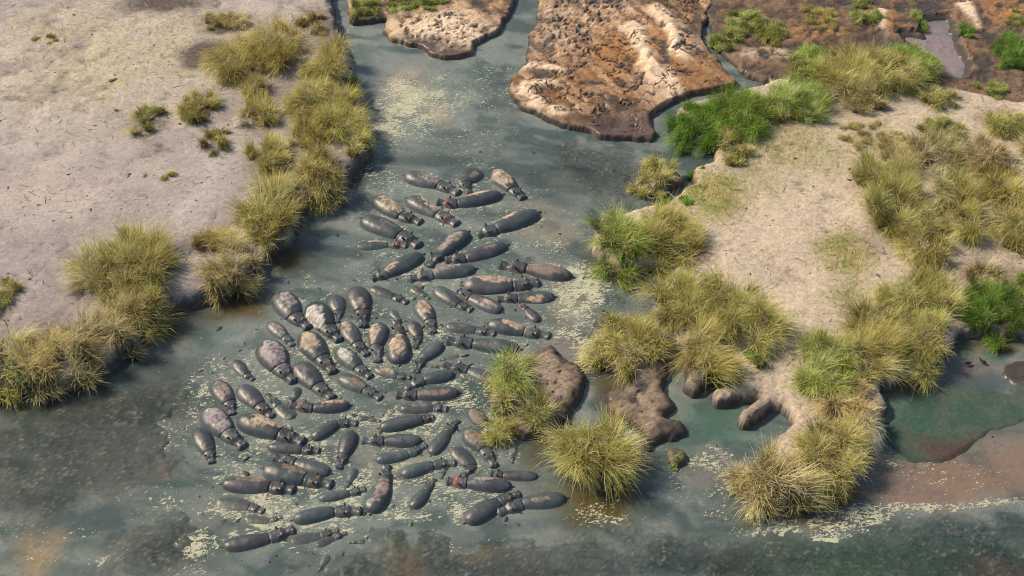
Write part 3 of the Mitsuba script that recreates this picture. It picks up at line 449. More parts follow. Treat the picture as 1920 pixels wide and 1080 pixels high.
TUSS = [
    (-17.44, 20.16, 1.18, 2.21, 1.3, 'yellow', 'big yellow tussock on the left bank, left half of the top cluster'),
    (-15.01, 21.59, 1.21, 2.67, 1.5, 'yellow', 'big yellow-green tussock on the left bank, right half of the top cluster'),
    (-18.89, 25.18, 1.86, 1.01, 0.45, 'straw', 'low flat yellow grass strip at the top of the left bank'),
    (-15.73, 17.1, 0.7, 1.18, 0.9, 'yellow', 'small round tussock under the big top pair on the left bank'),
    (-15.01, 13.91, 0.89, 1.54, 1.0, 'yellow', 'bright yellow tussock second below the big top pair on the left bank'),
    (-11.42, 19.62, 0.64, 2.76, 1.5, 'yellow', 'tall narrow tussock leaning over the channel at the top of the left bank'),
    (-12.15, 15.02, 0.98, 2.53, 1.1, 'yellow', 'ragged yellow tussock on the upper left bank, behind the green-edged one'),
    (-10.3, 14.0, 1.11, 2.37, 1.1, 'yellow', 'ragged tussock hanging over the water on the upper left bank'),
    (-14.02, 9.51, 1.04, 1.31, 1.0, 'yellow', 'straw tipped tussock on the left bank, inland of the dark one by the water'),
    (-10.92, 8.28, 1.19, 2.01, 1.1, 'olive', 'olive dark tussock at the water edge of the left bank'),
    (-13.25, 4.86, 1.21, 2.44, 1.3, 'yellow', 'large yellow tussock with drooping green skirt at the bend of the left bank'),
    (-18.9, 15.4, 1.08, 1.76, 0.6, 'olive', 'sparse upright tuft standing alone on the bare left ground'),
    (-21.68, 13.8, 1.06, 1.48, 0.5, 'olive', 'thin scruffy tuft farthest from the water on the left ground'),
    (-17.3, 11.66, 0.71, 1.13, 0.55, 'olive', 'small dry tuft between the lone tufts and the bank cluster'),
    (-16.15, 2.77, 1.07, 1.1, 0.8, 'yellow', 'rounded straw tussock beside the bare mud chute on the left bank'),
    (-14.46, 0.18, 1.17, 2.13, 1.0, 'straw', 'straw tussock combed down toward the water on the left bank'),
    (-19.91, 0.08, 2.04, 2.44, 1.35, 'olive', 'largest dense olive tussock on the left bank'),
    (-19.1, -3.8, 0.9, 1.63, 1.0, 'straw', 'straw tussock spilling down the left bank below the largest olive one'),
    (-20.67, -5.51, 0.87, 1.96, 1.0, 'straw', 'hay coloured tussock, middle one of the fringe at the lower left bank'),
    (-22.34, -6.28, 0.8, 1.88, 1.0, 'straw', 'tangled hay coloured tussock near the left edge fringe'),
    (-24.19, -6.45, 0.86, 1.65, 0.9, 'yellow', 'yellow tussock behind the blue-green shrub at the left edge'),
    (-25.7, -1.61, 0.69, 1.41, 0.5, 'green', 'low green tuft at the left edge of the picture'),
    (-9.84, 16.98, 0.66, 1.41, 0.35, 'bright', 'short emerald grass cap on a dark bank ledge by the upper channel'),
    (-9.13, 10.96, 0.93, 1.13, 0.6, 'yellow', 'yellow tuft on the last bank ledge above the herd'),
    (-13.04, 25.57, 1.13, 1.8, 0.4, 'brown', 'withered brown grass mound at the top of the left bank'),
    (-9.91, 27.59, 0.96, 1.79, 0.4, 'green', 'green grass cap on the small mud spit at the top'),
    (-6.7, 28.62, 1.84, 1.58, 0.35, 'green', 'thin green grass on the mud flat at the top'),
    (7.99, 8.66, 1.35, 1.32, 0.8, 'yellow', 'lone fountain shaped tussock on its own small islet'),
    (5.67, 2.68, 1.19, 2.09, 1.1, 'green', 'green tussock on the right bank with its left side over the water'),
    (8.29, 2.9, 1.35, 2.05, 1.1, 'yellow', 'yellow-green tussock on the right bank headland, right of the green one'),
    (8.97, 6.31, 1.03, 1.01, 0.3, 'bright', 'short bright green grass behind the headland tussocks'),
    (11.11, 13.52, 1.69, 2.02, 0.8, 'bright', 'emerald green grass at the stream mouth on the right bank'),
    (13.7, 14.55, 1.65, 2.23, 1.0, 'bright', 'fresh green tussock in the middle of the stream bank'),
    (16.87, 15.29, 1.7, 1.9, 0.9, 'green', 'green and straw tipped tussock at the right end of the stream bank'),
    (12.85, 11.34, 0.99, 1.73, 0.6, 'olive', 'olive tuft on the slope below the stream bank tussocks'),
    (18.37, 19.18, 1.39, 2.21, 0.9, 'green', 'dark green left flank of the great tussock row at upper right'),
    (20.86, 18.91, 1.45, 2.51, 1.1, 'yellow', 'golden tussock in the centre of the great row at upper right'),
    (23.5, 19.16, 1.37, 2.64, 1.1, 'yellow', 'yellow tussock with long stems in the great row at upper right'),
    (25.64, 20.2, 1.0, 2.23, 0.9, 'green', 'green tussock at the right end of the great row beside the purple pool'),
    (21.31, 16.5, 1.93, 1.39, 0.8, 'straw', 'drooping straw front of the great tussock row at upper right'),
    (26.09, 16.48, 0.99, 1.04, 0.6, 'yellow', 'small yellow tuft just below the purple pool'),
    (8.36, -2.31, 1.16, 1.72, 1.2, 'olive', 'olive tussock at the left of the big right bank mound'),
    (10.34, -2.44, 1.02, 2.04, 1.3, 'olive', 'tall olive tussock in the middle of the big right bank mound'),
    (12.14, -3.53, 0.84, 1.98, 1.2, 'yellow', 'yellow-olive tussock at the right of the big right bank mound'),
    (9.33, -5.83, 0.95, 1.91, 1.2, 'yellow', 'golden tussock spilling down the front of the big right bank mound'),
    (5.67, -5.08, 1.67, 1.61, 1.0, 'yellow', 'broad yellow tussock on the head of the narrow mud island'),
    (-0.14, -6.89, 0.87, 1.36, 1.1, 'green', 'spiky green tussock with tall pale plumes on the islet beside the herd'),
    (-0.37, -9.39, 0.84, 1.44, 0.9, 'yellow', 'hanging yellow tussock on the front of the islet beside the herd'),
    (1.23, -9.84, 0.7, 1.0, 0.8, 'olive', 'olive fringe tussock at the foot of the bare islet top'),
    (3.77, -11.83, 1.63, 1.64, 1.3, 'yellow', 'round haystack shaped tussock in the water, right of the herd'),
    (11.36, -13.69, 1.72, 1.28, 1.1, 'straw', 'straw blond tussock at the lower tip of the right bank'),
    (14.24, -12.18, 1.32, 1.82, 1.1, 'yellow', 'yellow tussock at the lower tip of the right bank, right of the blond one'),
    (15.91, -9.15, 1.33, 1.44, 0.9, 'straw', 'blond tussock pointing at the green shallows on the right'),
    (14.71, -6.74, 1.24, 1.95, 1.1, 'green', 'green streaked tussock at the narrow neck of the right bank'),
    (17.17, -5.84, 1.29, 1.83, 1.1, 'olive', 'olive tussock on the shore above the green shallows, left of the widest one'),
    (20.07, -4.9, 1.41, 1.96, 1.1, 'olive', 'widest olive tussock overhanging the right shallows'),
    (20.44, -2.02, 1.84, 1.79, 1.1, 'yellow', 'golden tussock left of the bright green lawn on the right'),
    (24.23, -2.7, 1.63, 1.81, 0.7, 'bright', 'bright green cushion of fresh grass on the right shore'),
    (21.72, 1.86, 0.97, 1.36, 1.0, 'olive', 'olive tussock standing between two mud paths on the right'),
    (20.78, 6.36, 1.53, 3.3, 1.2, 'olive', 'big olive tussock at the left of the right hand thicket'),
    (24.28, 10.22, 1.18, 1.77, 1.0, 'brown', 'brown-tipped tussock at the back of the right hand thicket'),
    (24.39, 5.02, 1.11, 2.62, 1.2, 'olive', 'olive-gold tussock in the middle of the right hand thicket'),
    (27.34, 9.91, 1.22, 1.7, 1.1, 'brown', 'dry brownish tussock at the upper end of the right hand thicket'),
    (27.34, 6.4, 1.2, 1.75, 1.2, 'yellow', 'yellow tussock at the right end of the right hand thicket'),
    (26.95, 2.99, 0.9, 1.89, 1.1, 'olive', 'shaded olive tussock at the right edge, lowest in the thicket'),
    (24.45, -0.15, 0.83, 0.94, 0.7, 'straw', 'small straw tuft on bare mud above the green cushion'),
    (26.1, -0.44, 0.65, 0.99, 0.5, 'green', 'green tuft at the right edge above the green cushion'),
    (25.43, 13.04, 1.21, 1.3, 0.6, 'olive', 'loose olive tuft below the pool on the right'),
    (29.48, 13.96, 1.28, 1.48, 0.9, 'olive', 'olive tussock at the right edge above the thicket'),
    (21.17, 12.27, 1.93, 1.66, 0.3, 'straw', 'thin flattened dry grass on the path behind the thicket'),
    (14.19, 23.76, 1.22, 1.28, 0.5, 'green', 'pale green tussock on the brown mud at upper right'),
    (15.73, 26.14, 1.21, 1.82, 0.5, 'green', 'green tussock on the brown mud, left of the top pair'),
    (17.23, 24.84, 1.11, 1.58, 0.5, 'green', 'green tussock on the brown mud, right of the top pair'),
    (20.84, 26.48, 1.57, 1.38, 0.35, 'olive', 'sparse olive green tuft at the top between two green ones'),
    (23.77, 27.13, 0.79, 2.0, 0.5, 'green', 'narrow green tuft at the top right of centre'),
    (27.19, 26.31, 0.61, 0.92, 0.4, 'green', 'tiny green tuft left of the purple pool'),
    (30.11, 24.66, 0.77, 1.02, 0.3, 'bright', 'tiny emerald tuft right of the purple pool'),
    (32.29, 22.05, 1.04, 2.21, 0.6, 'bright', 'emerald tuft at the top right edge'),
    (33.9, 26.16, 0.97, 1.2, 0.3, 'green', 'green tuft in the top right corner'),
    (29.73, 17.44, 1.29, 1.01, 0.3, 'green', 'thin green tuft on the dark mud under the emerald ones'),
    (7.43, -11.96, 0.43, 0.31, 0.15, 'green', 'short mossy grass cap on the smallest mound'),
    (4.93, -3.21, 0.49, 0.57, 0.5, 'green', 'green sprigs on the dark block behind the broad yellow tussock'),
    (10.39, 9.62, 0.52, 0.51, 0.25, 'bright', 'tiny green tuft on the ledge above the lone islet'),
    (-19.97, 8.67, 0.82, 0.54, 0.25, 'olive', 'wispy tuft on the bare left ground below the scruffy one'),
    (-30.37, 23.2, 0.78, 0.63, 0.25, 'olive', 'wispy tuft at the upper left of the bare ground'),
    (25.41, 21.41, 1.63, 1.22, 0.6, 'bright', 'fresh green grass along the back of the great row beside the purple pool'),
    (19.44, 21.22, 1.49, 1.03, 0.6, 'bright', 'fresh green grass at the back left of the great row'),
    (15.7, 14.52, 1.36, 1.42, 0.7, 'yellow', 'yellow stems leaning over the green ones on the stream bank'),
    (22.37, 3.5, 1.12, 1.33, 0.9, 'olive', 'olive tussock filling the front of the right hand thicket, above the one between mud paths'),
    (22.25, 9.73, 1.13, 1.29, 0.9, 'brown', 'faded tussock at the back left of the right hand thicket'),
    (30.42, 10.47, 0.95, 1.52, 1.0, 'olive', 'olive tussock cut by the right edge at the back of the thicket'),
    (17.65, -3.81, 1.04, 1.44, 1.0, 'olive', 'olive tussock linking the golden one to the green streaked one on the right'),
    (-12.04, 11.96, 0.77, 1.5, 0.9, 'yellow', 'yellow tussock between the ragged pair and the straw tipped one on the left bank'),
    (-12.56, 19.27, 0.52, 1.6, 0.9, 'olive', 'olive tuft behind the tall narrow tussock by the upper channel'),
    (-9.17, 13.19, 0.63, 1.68, 0.9, 'yellow', 'yellow tussock drooping over the upper channel below the emerald cap'),
    (-18.5, -2.9, 0.82, 1.61, 0.9, 'olive', 'olive tussock at the water side foot of the largest one on the left bank'),
    (-23.17, -7.0, 0.7, 1.27, 0.9, 'straw', 'hay coloured tussock dangling over the water at the left edge'),
    (12.0, -5.91, 0.43, 0.81, 0.6, 'green', 'green fringe at the foot of the big right bank mound'),
]
SHRUB = (-24.31, -6.61, 0.75)
POOL = [(-7.19, -6.9, 9.76, 11.93), (1.18, 5.27, 7.64, 9.38)]
BIRDS = [
    ((22.25, -5.65), 200, 'small dark bird wading left of the pair in the violet shallows'),
    ((23.01, -5.54), 150, 'small dark bird wading right of the pair in the violet shallows'),
    ((25.18, -3.97), 160, 'small dark bird wading below the green cushion near the right edge'),
]

RNG = np.random.default_rng(7)


# ---------------------------------------------------------------- numpy noise
def hash2(i, j, s):
    h = (i * 374761393 + j * 668265263 + s * 1442695041) & 0xFFFFFFFF
    h = ((h ^ (h >> 13)) * 1274126177) & 0xFFFFFFFF
    return ((h ^ (h >> 16)) & 0xFFFFFF) / 16777215.0


def vnoise(x, y, s=0):
    i, j = np.floor(x).astype(np.int64), np.floor(y).astype(np.int64)
    u, v = x - i, y - j
    u, v = u * u * (3 - 2 * u), v * v * (3 - 2 * v)
    return (hash2(i, j, s) * (1 - u) + hash2(i + 1, j, s) * u) * (1 - v) + (hash2(i, j + 1, s) * (1 - u) + hash2(i + 1, j + 1, s) * u) * v


def fbm(x, y, f=1.0, o=4, s=0):
    t, a, n = 0.0, 0.5, 0.0
    for k in range(o):
        t, n = t + a * vnoise(x * f + 31.7 * k, y * f + 11.3 * k, s + k), n + a
        a, f = a * 0.5, f * 2.03
    return t / n


def sstep(a, b, x):
    t = np.clip((x - a) / (b - a), 0, 1)
    return t * t * (3 - 2 * t)


def cells(x, y, s=0):
    """distance to the nearest and second nearest jittered cell centre, random number of the cell"""
    f1, f2, w = np.full(x.shape, 9.0), np.full(x.shape, 9.0), np.zeros(x.shape)
    i, j = np.floor(x).astype(np.int64), np.floor(y).astype(np.int64)
    for a in (-1, 0, 1):
        for b in (-1, 0, 1):
            d = np.hypot(i + a + hash2(i + a, j + b, s) - x, j + b + hash2(i + a, j + b, s + 9) - y)
            f2 = np.where(d < f1, f1, np.minimum(f2, d))
            w = np.where(d < f1, hash2(i + a, j + b, s + 5), w)
            f1 = np.minimum(f1, d)
    return f1, f2, w


def blob(x, y, cx, cy, rx, ry):
    return np.exp(-1.6 * (((x - cx) / rx) ** 2 + ((y - cy) / ry) ** 2) ** 1.5)


# ---------------------------------------------------------------- land shapes: signed distances (metres, positive inside)
RX, RY, RS = (-50.0, 50.0), (-30.0, 46.0), 0.1
gx, gy = np.meshgrid(np.arange(RX[0], RX[1], RS), np.arange(RY[0], RY[1], RS))
wx = gx + 0.55 * (fbm(gx, gy, 0.9, 3, 1) - 0.5) + 0.16 * (fbm(gx, gy, 3.0, 2, 2) - 0.5)
wy = gy + 0.55 * (fbm(gx, gy, 0.9, 3, 3) - 0.5) + 0.16 * (fbm(gx, gy, 3.0, 2, 4) - 0.5)


def signed(points):
    inside = shapely.contains_xy(shapely.Polygon(points).buffer(0), wx, wy)
    d = (ndimage.distance_transform_edt(inside) - ndimage.distance_transform_edt(~inside)) * RS
    return ndimage.gaussian_filter(d, 1.3)


SD = {k: signed(v[0]) for k, v in {**LAND, **SHOAL, **CARVE}.items()}


# the ground the herd stands in: distance to the nearest body
under = np.zeros(gx.shape, bool)
for (hx0, hy0), (hx1, hy1), (hx2, hy2), wr, *_ in HIPPOS:
    ln = math.hypot(hx1 - hx0, hy1 - hy0) + math.hypot(hx2 - hx1, hy2 - hy1)
    for (ax, ay), (bx, by), w in (((hx0, hy0), (hx1, hy1), .5 * wr * ln), ((hx1, hy1), (hx2, hy2), .10 * ln)):
        for t in np.linspace(.12, .92, 14):
            px, py, r = ax + (bx - ax) * t, ay + (by - ay) * t, w * (1 - .5 * abs(2 * t - .9) ** 2)
            i0, j0 = int((py - RY[0]) / RS), int((px - RX[0]) / RS)
            win = np.s_[i0 - 12:i0 + 13, j0 - 12:j0 + 13]
            under[win] |= (gx[win] - px) ** 2 + (gy[win] - py) ** 2 < r * r
HERD = ndimage.distance_transform_edt(~under) * RS


def at_raster(r, x, y):
    return ndimage.map_coordinates(r, [(np.clip(y, *RY) - RY[0]) / RS, (np.clip(x, *RX) - RX[0]) / RS], order=1, mode='nearest')


def masks(x, y, table, kinds=None):
    out = {}
    for kind, cx, cy, rx, ry, s in table:
        near = (np.abs(x - cx) < 2.4 * rx) & (np.abs(y - cy) < 2.4 * ry)
        m = out.setdefault(kind, np.zeros(x.shape))
        if near.any():
            m[near] = np.maximum(m[near], s * blob(x[near], y[near], cx, cy, rx, ry))
    return out


FINE = ('mud_flat', 'mud_flat_001')


def terrain(x, y):
    """height, index of the land piece, the patch masks"""
    qx, qy = x + 1.3 * (fbm(x, y, 0.5, 3, 40) - 0.5), y + 1.3 * (fbm(x, y, 0.5, 3, 44) - 0.5)
    pm = masks(qx, qy, PATCH)
    get = lambda k: pm.get(k, np.zeros(x.shape))
    n1, n2, n3 = fbm(x, y, 0.35, 3, 10), fbm(x, y, 1.6, 3, 14), fbm(x, y, 6.0, 3, 18)
    nf = fbm(x * .8 + y * .4, y * 1.2, 5.0, 4, 21)
    herd = at_raster(HERD, x, y)
    h = np.full(x.shape, -0.75)
    which = np.full(x.shape, -1)
    best = np.full(x.shape, -1e9)
    for k, name in enumerate(list(LAND) + list(SHOAL)):
        d = at_raster(SD[name], x, y)
        if name in LAND:
            H, w = LAND[name][1:]
            d = d + np.clip(1.5 - d, 0, 1) * (.34 * (n2 - .5) + (.04 if name in FINE else .16) * (n3 - .5)) * (1 if H > .3 else .5)
            q = np.clip(d / (w * (.55 + .9 * n1)), 0, 1)
            hr = np.where(d > 0, H * np.sqrt(1 - (1 - q) ** 2.0), np.maximum(d * 1.2, -0.75))
            inn = np.clip(d / 1.2, 0, 1)
            hr = hr + inn * (0.30 * (n1 - 0.5) + (0.035 if name == 'riverbank' else 0.07 if name == 'riverbank_001' else 0.11) * (n2 - 0.5)) + np.clip(d / 0.25, 0, 1) * (0.010 if name == 'riverbank' else 0.022 if name == 'riverbank_001' else 0.05) * (n3 - 0.5)
            if name.startswith('mud_island') or name == 'riverbank_001':        # hoof marks
                f1, f2, cw = cells(x * 2.6 + n2, y * 2.6 + n3, 61)
                hr = hr - .09 * inn * sstep(.34, .12, f1) * (cw > .35) * (1 if name != 'riverbank_001' else sstep(2.2, .8, d))
            if name.startswith('mud_flat') or name == 'muddy_ground':
                f1, f2, cw = cells(x * 2.1 + n2, y * 2.1 + n3, 60)
                lump = np.clip(1 - f1 * 1.5, 0, 1) * cw
                rough = np.maximum(np.maximum(get('clod'), 0.8 * get('crust')) if name == 'mud_flat' else get('clod'), 0.28 * (name == 'muddy_ground'))
                hr = hr - np.clip(d / 0.25, 0, 1) * 0.05 * (n3 - 0.5) * (1 - rough) * .8
                hr = hr + inn * (rough * 0.34 * lump + rough * .10 * (n3 - .5) + 0.05 + 0.07 * (n2 - 0.5) + .10 * (fbm(x * .8 + y * .6, y * .5 - x * .5, .8, 3, 74) - .5) + 0.22 * get('ridge') + 0.10 * get('crust') * n2 + 0.10 * get('orange') * n2)
                hr = hr - 0.30 * get('wetmud') * inn
                a1, a2, _ = cells(x * 0.62 + 1.1 * n2 + .4 * n3, y * 0.85 + 1.1 * fbm(x, y, 1.3, 3, 70), 64)
                b1, b2, _ = cells(x * 2.3 + 0.9 * n2, y * 2.6 + 0.9 * n3, 66)
                crack = np.maximum((1 - (a2 - a1) / 0.075) * sstep(.36, .50, fbm(x, y, .8, 2, 72)), 0.6 * sstep(0.56, 0.64, n1) * (1 - (b2 - b1) / 0.16))
                crack = np.clip(crack * 1.5, 0, 1) * np.clip(d / 0.8 - 0.3, 0, 1) * (1 - get('clod')) * (name == 'mud_flat_001')
                hr = hr - 0.10 * crack
                pm['crack'] = np.maximum(pm.get('crack', 0), crack)
            hr = hr - 0.07 * get('dark') * inn
        else:
            hr = SHOAL[name][1] + .004 + 0.045 * (n2 - 0.5) + 0.030 * (nf - 0.5) + 0.07 * (n1 - 0.5) + np.clip(d / 2.2, -3, 0.4) * 0.10
            hr = hr - .11 * sstep(1.9, .1, herd + 2.4 * (n2 - .5) + 1.0 * (nf - .5)) - .3 * sstep(.3, .1, herd)
            if name == 'mud_shoal_005':
                hr = SHOAL[name][1] * np.clip(d / 0.12, -8, 1) + 0.03 * (n2 - 0.5) + 0.02 * (n3 - .5) + 0.05 * get('redmud')
        take = d > best
        best = np.where(take, d, best)
        which = np.where(take, k, which)
        h = np.maximum(h, hr)
    for name in CARVE:
        d = at_raster(SD[name], x, y)
        h = np.where(d > -0.5, np.minimum(h, np.where(d > 0, -0.12, -d * 0.5 + 0.01)), h)
    return h, which, pm, (n1, n2, n3), best


# ---------------------------------------------------------------- water colours
TINTS = {'sand': (.29, .265, .21), 'tan': (.20, .172, .122), 'brown': (.065, .052, .020), 'dark': (.026, .036, .034), 'mauve': (.17, .145, .145), 'pink': (.172, .124, .106), 'purple': (.20, .165, .20),
         'green': (.045, .105, .085), 'pale': (.150, .192, .192)}


def water_colour(x, y, q1, q2):
    """silt and algae suspended in the water: swirls of lighter and darker water, tints of bottom and weeds, painted bank reflections, shade and sheen"""
    w1, w2 = fbm(x, y, .35, 3, 140), fbm(x, y, .35, 3, 144)
    n1 = fbm(x + 5 * w1, y + 5 * w2, .22, 3, 110)
    n2 = fbm(x * .7 + y * .35 + 2.5 * w2, y * 1.25 + 2.5 * w1, .9, 4, 114)
    n3 = fbm(x, y, 5.5, 3, 118)
    C = np.empty(x.shape + (3,))
    C[:] = (.090, .121, .128)

    def lay(m, c):
        m = np.clip(m, 0, 1)[..., None]
        C[:] = C * (1 - m) + np.asarray(c) * m
    lay(.8 * sstep(.48, .66, n1), (.130, .164, .169))
    lay(.85 * sstep(.52, .34, n2), (.044, .072, .078))
    lay(.6 * sstep(.56, .70, n2), (.166, .198, .196))
    for kind, m in masks(q1, q2, TINT).items():
        lay(m * (.60 + .8 * n2), TINTS[kind])
    lay(.5 * sstep(.58, .70, n3) * sstep(.6, .4, n1), (.050, .066, .068))
    return C * (.78 + .34 * n3[..., None] + .16 * vnoise(x * 9, y * 9, 122)[..., None])


# ---------------------------------------------------------------- land colours (albedo of soils, by kind of soil and wetness)
def col(*c):
    return np.array(c)


def land_colour(x, y, h, which, pm, ns, best):
    n1, n2, n3 = ns
    n4 = fbm(x, y, 14.0, 2, 25)
    qx, qy = x + 2.2 * (fbm(x, y, .45, 3, 100) - .5), y + 1.6 * (fbm(x, y, .45, 3, 104) - .5)
    nf = fbm(x * .8 + y * .4, y * 1.2, 5.0, 4, 21)
    get = lambda k: pm.get(k, np.zeros(x.shape))
    names = list(LAND) + list(SHOAL)
    C = np.zeros(x.shape + (3,))

    def lay(mask, c, amount=1.0):
        m = np.clip(mask, 0, 1)[..., None] * amount
        C[:] = C * (1 - m) + np.asarray(c) * m

    straw = fbm(x * 0.5 + y * 0.3, y * 1.6, 7.0, 3, 28)
    for k, name in enumerate(names):
        on = which == k
        if name == 'riverbank':
            lay(on, col(.265, .260, .290))
            lay(on * get('hay') * (.5 + n2), col(.44, .415, .36), .9)
            lay(on * sstep(.45, .75, n1), col(.375, .365, .385), .7)
            lay(on * sstep(.55, .66, straw), col(.43, .40, .34), .45)
            lay(on * sstep(.5, .62, n3), col(.25, .235, .25), .45)
            lay(on * sstep(.52, .40, n1 * .5 + n2 * .5), col(.255, .24, .262), .6)
        elif name == 'riverbank_001':
            lay(on, col(.43, .392, .34))
            lay(on * sstep(.56, .66, straw), col(.47, .42, .31), .5)
            lay(on * sstep(.5, .65, n3), col(.33, .275, .225), .6)
        elif name.startswith('mud_flat'):
            lay(on, col(.235, .145, .090))
            lay(on * sstep(.45, .62, n2), col(.34, .235, .155), .8)
            lay(on * sstep(.50, .35, n1 * .6 + n2 * .4), col(.115, .068, .042), .8)
            lay(on * sstep(.55, .7, n3), col(.14, .085, .055), .5)
            flow = fbm(x * 2.2 + y * 1.2 + 2 * n2, y * .35 - x * .2 + n2, 1.0, 4, 96)
            lay(on * sstep(.56, .68, flow), col(.46, .36, .265), .75)
            lay(on * sstep(.44, .34, flow), col(.085, .052, .036), .75)
        elif name == 'muddy_ground':
            lay(on, col(.115, .080, .060))
            lay(on * sstep(.5, .7, n2), col(.165, .120, .095), .8)
            lay(on * sstep(.62, .74, n3), col(.28, .14, .055), .4)
            lay(on * sstep(.3, .15, n3), col(.05, .04, .035), .6)
        elif name.startswith('mud_island'):
            lay(on, col(.30, .255, .215))
            lay(on * sstep(.46, .60, n3 * .5 + n4 * .5), col(.17, .130, .10), .75)
            lay(on * sstep(.75, .25, best + .5 * (n2 - .5)), col(.125, .090, .066), .85)
            lay(on * sstep(.6, .7, n4), col(.09, .065, .05), .5)
        elif name == 'mud_shoal_005':
            lay(on, col(.065, .090, .082))
            lay(on * sstep(.45, .65, n2), col(.04, .075, .062), .8)
        else:
            silt = water_colour(x, y, qx, qy)
            deep = sstep(-.01, .06, h)[..., None]
            silt = silt * (1 - deep * (1 - np.array([.56, .64, .68])))
            lay(on, silt)
            lay(on * sstep(.50, .62, nf) * deep[..., 0], silt * .50, .6)
            lay(on * sstep(.62, .72, nf) * deep[..., 0], col(.115, .130, .138), .5)
            lay(on * sstep(.55, .7, n2), col(.075, .088, .098), .25)
            lay(on * sstep(.68, .76, fbm(x, y * 1.6, 9.0, 2, 90)) * sstep(.5, .65, n2), col(.24, .26, .21), .4)
    # patches of soil and cover
    lay(get('sandy') * (0.5 + n3), col(.40, .37, .35), .7)
    lay(get('pale') * (0.5 + n2), col(.50, .43, .36), .7)
    lay(get('turf') * sstep(.35, .6, straw), col(.36, .33, .17), .85)
    lay(get('turf') * sstep(.6, .75, n3), col(.17, .19, .07), .6)
    lay(get('lawn') * (0.55 + .6 * n3), col(.27, .25, .10), .9)
    lay(get('lawn') * sstep(.5, .7, n2), col(.15, .20, .06), .7)
    lay(get('damp') * (0.6 + .6 * n2), col(.165, .140, .135), .85)
    lay(get('underfoot') * (0.5 + .8 * n3), col(.125, .105, .075), .9)  # darker brown ground inside every tussock footprint
    lay(get('dark') * (0.6 + .8 * n3), col(.075, .065, .065), .95)
    lay(get('rust'), col(.17, .085, .035), .85)
    lay(get('orange') * sstep(.3, .6, n3 * .6 + n2 * .4), col(.36, .185, .075), .9)
    lay(get('crust') * 1.5 * sstep(.30, .48, n2 * .6 + n3 * .4), col(.60, .50, .40), .95)
    lay(get('ridge') * 1.6 * sstep(.30, .46, n2 * .5 + n3 * .5), col(.62, .51, .40), .95)
    lay(get('clod') * sstep(.42, .6, n3), col(.36, .32, .29), .9)
    lay(get('clod') * sstep(.5, .38, n2), col(.14, .115, .10), .8)
    lay(get('green') * sstep(.4, .6, n3), col(.14, .19, .06), .8)
    lay(get('moss') * (0.6 + .6 * n3), col(.16, .18, .08), .9)
    lay(get('wetmud') * (0.8 + .4 * n2), col(.075, .058, .058), .95)
    lay(get('purplemud') * (.3 + .8 * n2), col(.088, .088, .100), .7)
    lay(get('brownmat') * (.3 + .9 * n3), col(.20, .13, .08), .8)
    lay(get('greenmat') * (.3 + .9 * n2), col(.045, .085, .065), .8)
    lay(get('algae') * (.3 + .9 * n2), col(.032, .088, .066), .85)
    lay(get('redmud') * (.4 + .9 * n3), col(.070, .048, .044), .9)
    lay(get('crack'), col(.06, .042, .03), .85)
    solid = which < len(LAND)
    wet = sstep(.50, .20, h - .28 * (which == 0) - .10 * (which == 4) - .06 * np.isin(which, (6, 8)) + .50 * (n2 - .5) + .22 * (n3 - .5)) * solid * (1 - get('wetmud'))
    lay(wet, col(.048, .046, .045), .94)
    lay(sstep(.62, .5, n4) * .35, C * .72)
    return np.clip(C * (0.82 + 0.36 * n4[..., None]), .01, .8), np.clip(np.maximum(wet, np.maximum(get('wetmud'), .95 * ~solid)), 0, 1)


# ---------------------------------------------------------------- ground meshes
def inview(x, y, m=2.5):
    return (y > -19.5) & (y < 31.5) & (np.abs(x) < 21.4 + (y + 18) * (14.0 / 47.8) + m)


def grid_faces(ny, nx):
    a = (np.arange(ny - 1)[:, None] * nx + np.arange(nx - 1)[None]).ravel()
    return np.stack([a, a + 1, a + nx + 1, a + nx], 1)


def pick(v, quads, *more):
    """only the used vertices"""
    used = np.unique(quads)
    back = np.full(len(v), -1)
    back[used] = np.arange(len(used))
    return (v[used], back[quads]) + tuple(m[used] for m in more)


scene['soil'] = {'type': 'principled', 'base_color': {'type': 'mesh_attribute', 'name': 'vertex_color'}, 'roughness': mikit.proc(lambda p, n, uv: 0.95 - 0.6 * uv.x), 'specular': 0.35}
scene['silt'] = {'type': 'principled', 'base_color': {'type': 'mesh_attribute', 'name': 'vertex_color'}, 'roughness': .55, 'specular': .2}
LABEL_LAND = {
    'riverbank': 'wide bare grey-mauve earth bank left of the river with straw litter',
    'mud_flat': 'lumpy pale mud spit jutting into the river at the top middle',
    'mud_flat_001': 'orange-brown cracked mud flat with white crust right of the upper channel',
    'muddy_ground': 'dark brown churned mud with rusty bits and green tufts at the upper right',
    'riverbank_001': 'sandy peninsula on the right with grass mounds and finger shaped mud roots',
    'mud_island': 'tiny mud islet carrying one fountain shaped tussock',
    'mud_island_001': 'bare rounded mud island right of the herd with crusty top',
    'mud_island_002': 'round mud base under the haystack shaped tussock',
    'mud_island_003': 'narrow winding mud island between the herd and the right bank',
    'mud_island_004': 'small mossy mud knob beside the winding mud island',
    'mud_island_005': 'low reddish mud hump in the violet shallows at the right edge',
    'mud_shoal': 'dark purplish mud shoal at the water surface on the left',
    'mud_shoal_001': 'dark rough mud shoal at the lower left',
    'mud_shoal_002': 'mottled mud shoal along the bottom middle',
    'mud_shoal_003': 'dark silty shallows right of the upper herd',
    'mud_shoal_004': 'dark green weedy shallows at the bottom right',
    'mud_shoal_005': 'flat green algae covered mud shelf at the right with a dark rim'}


def structure(key, shape, label):
    scene[key] = shape
    labels[key] = {'label': label, 'kind': 'structure'}


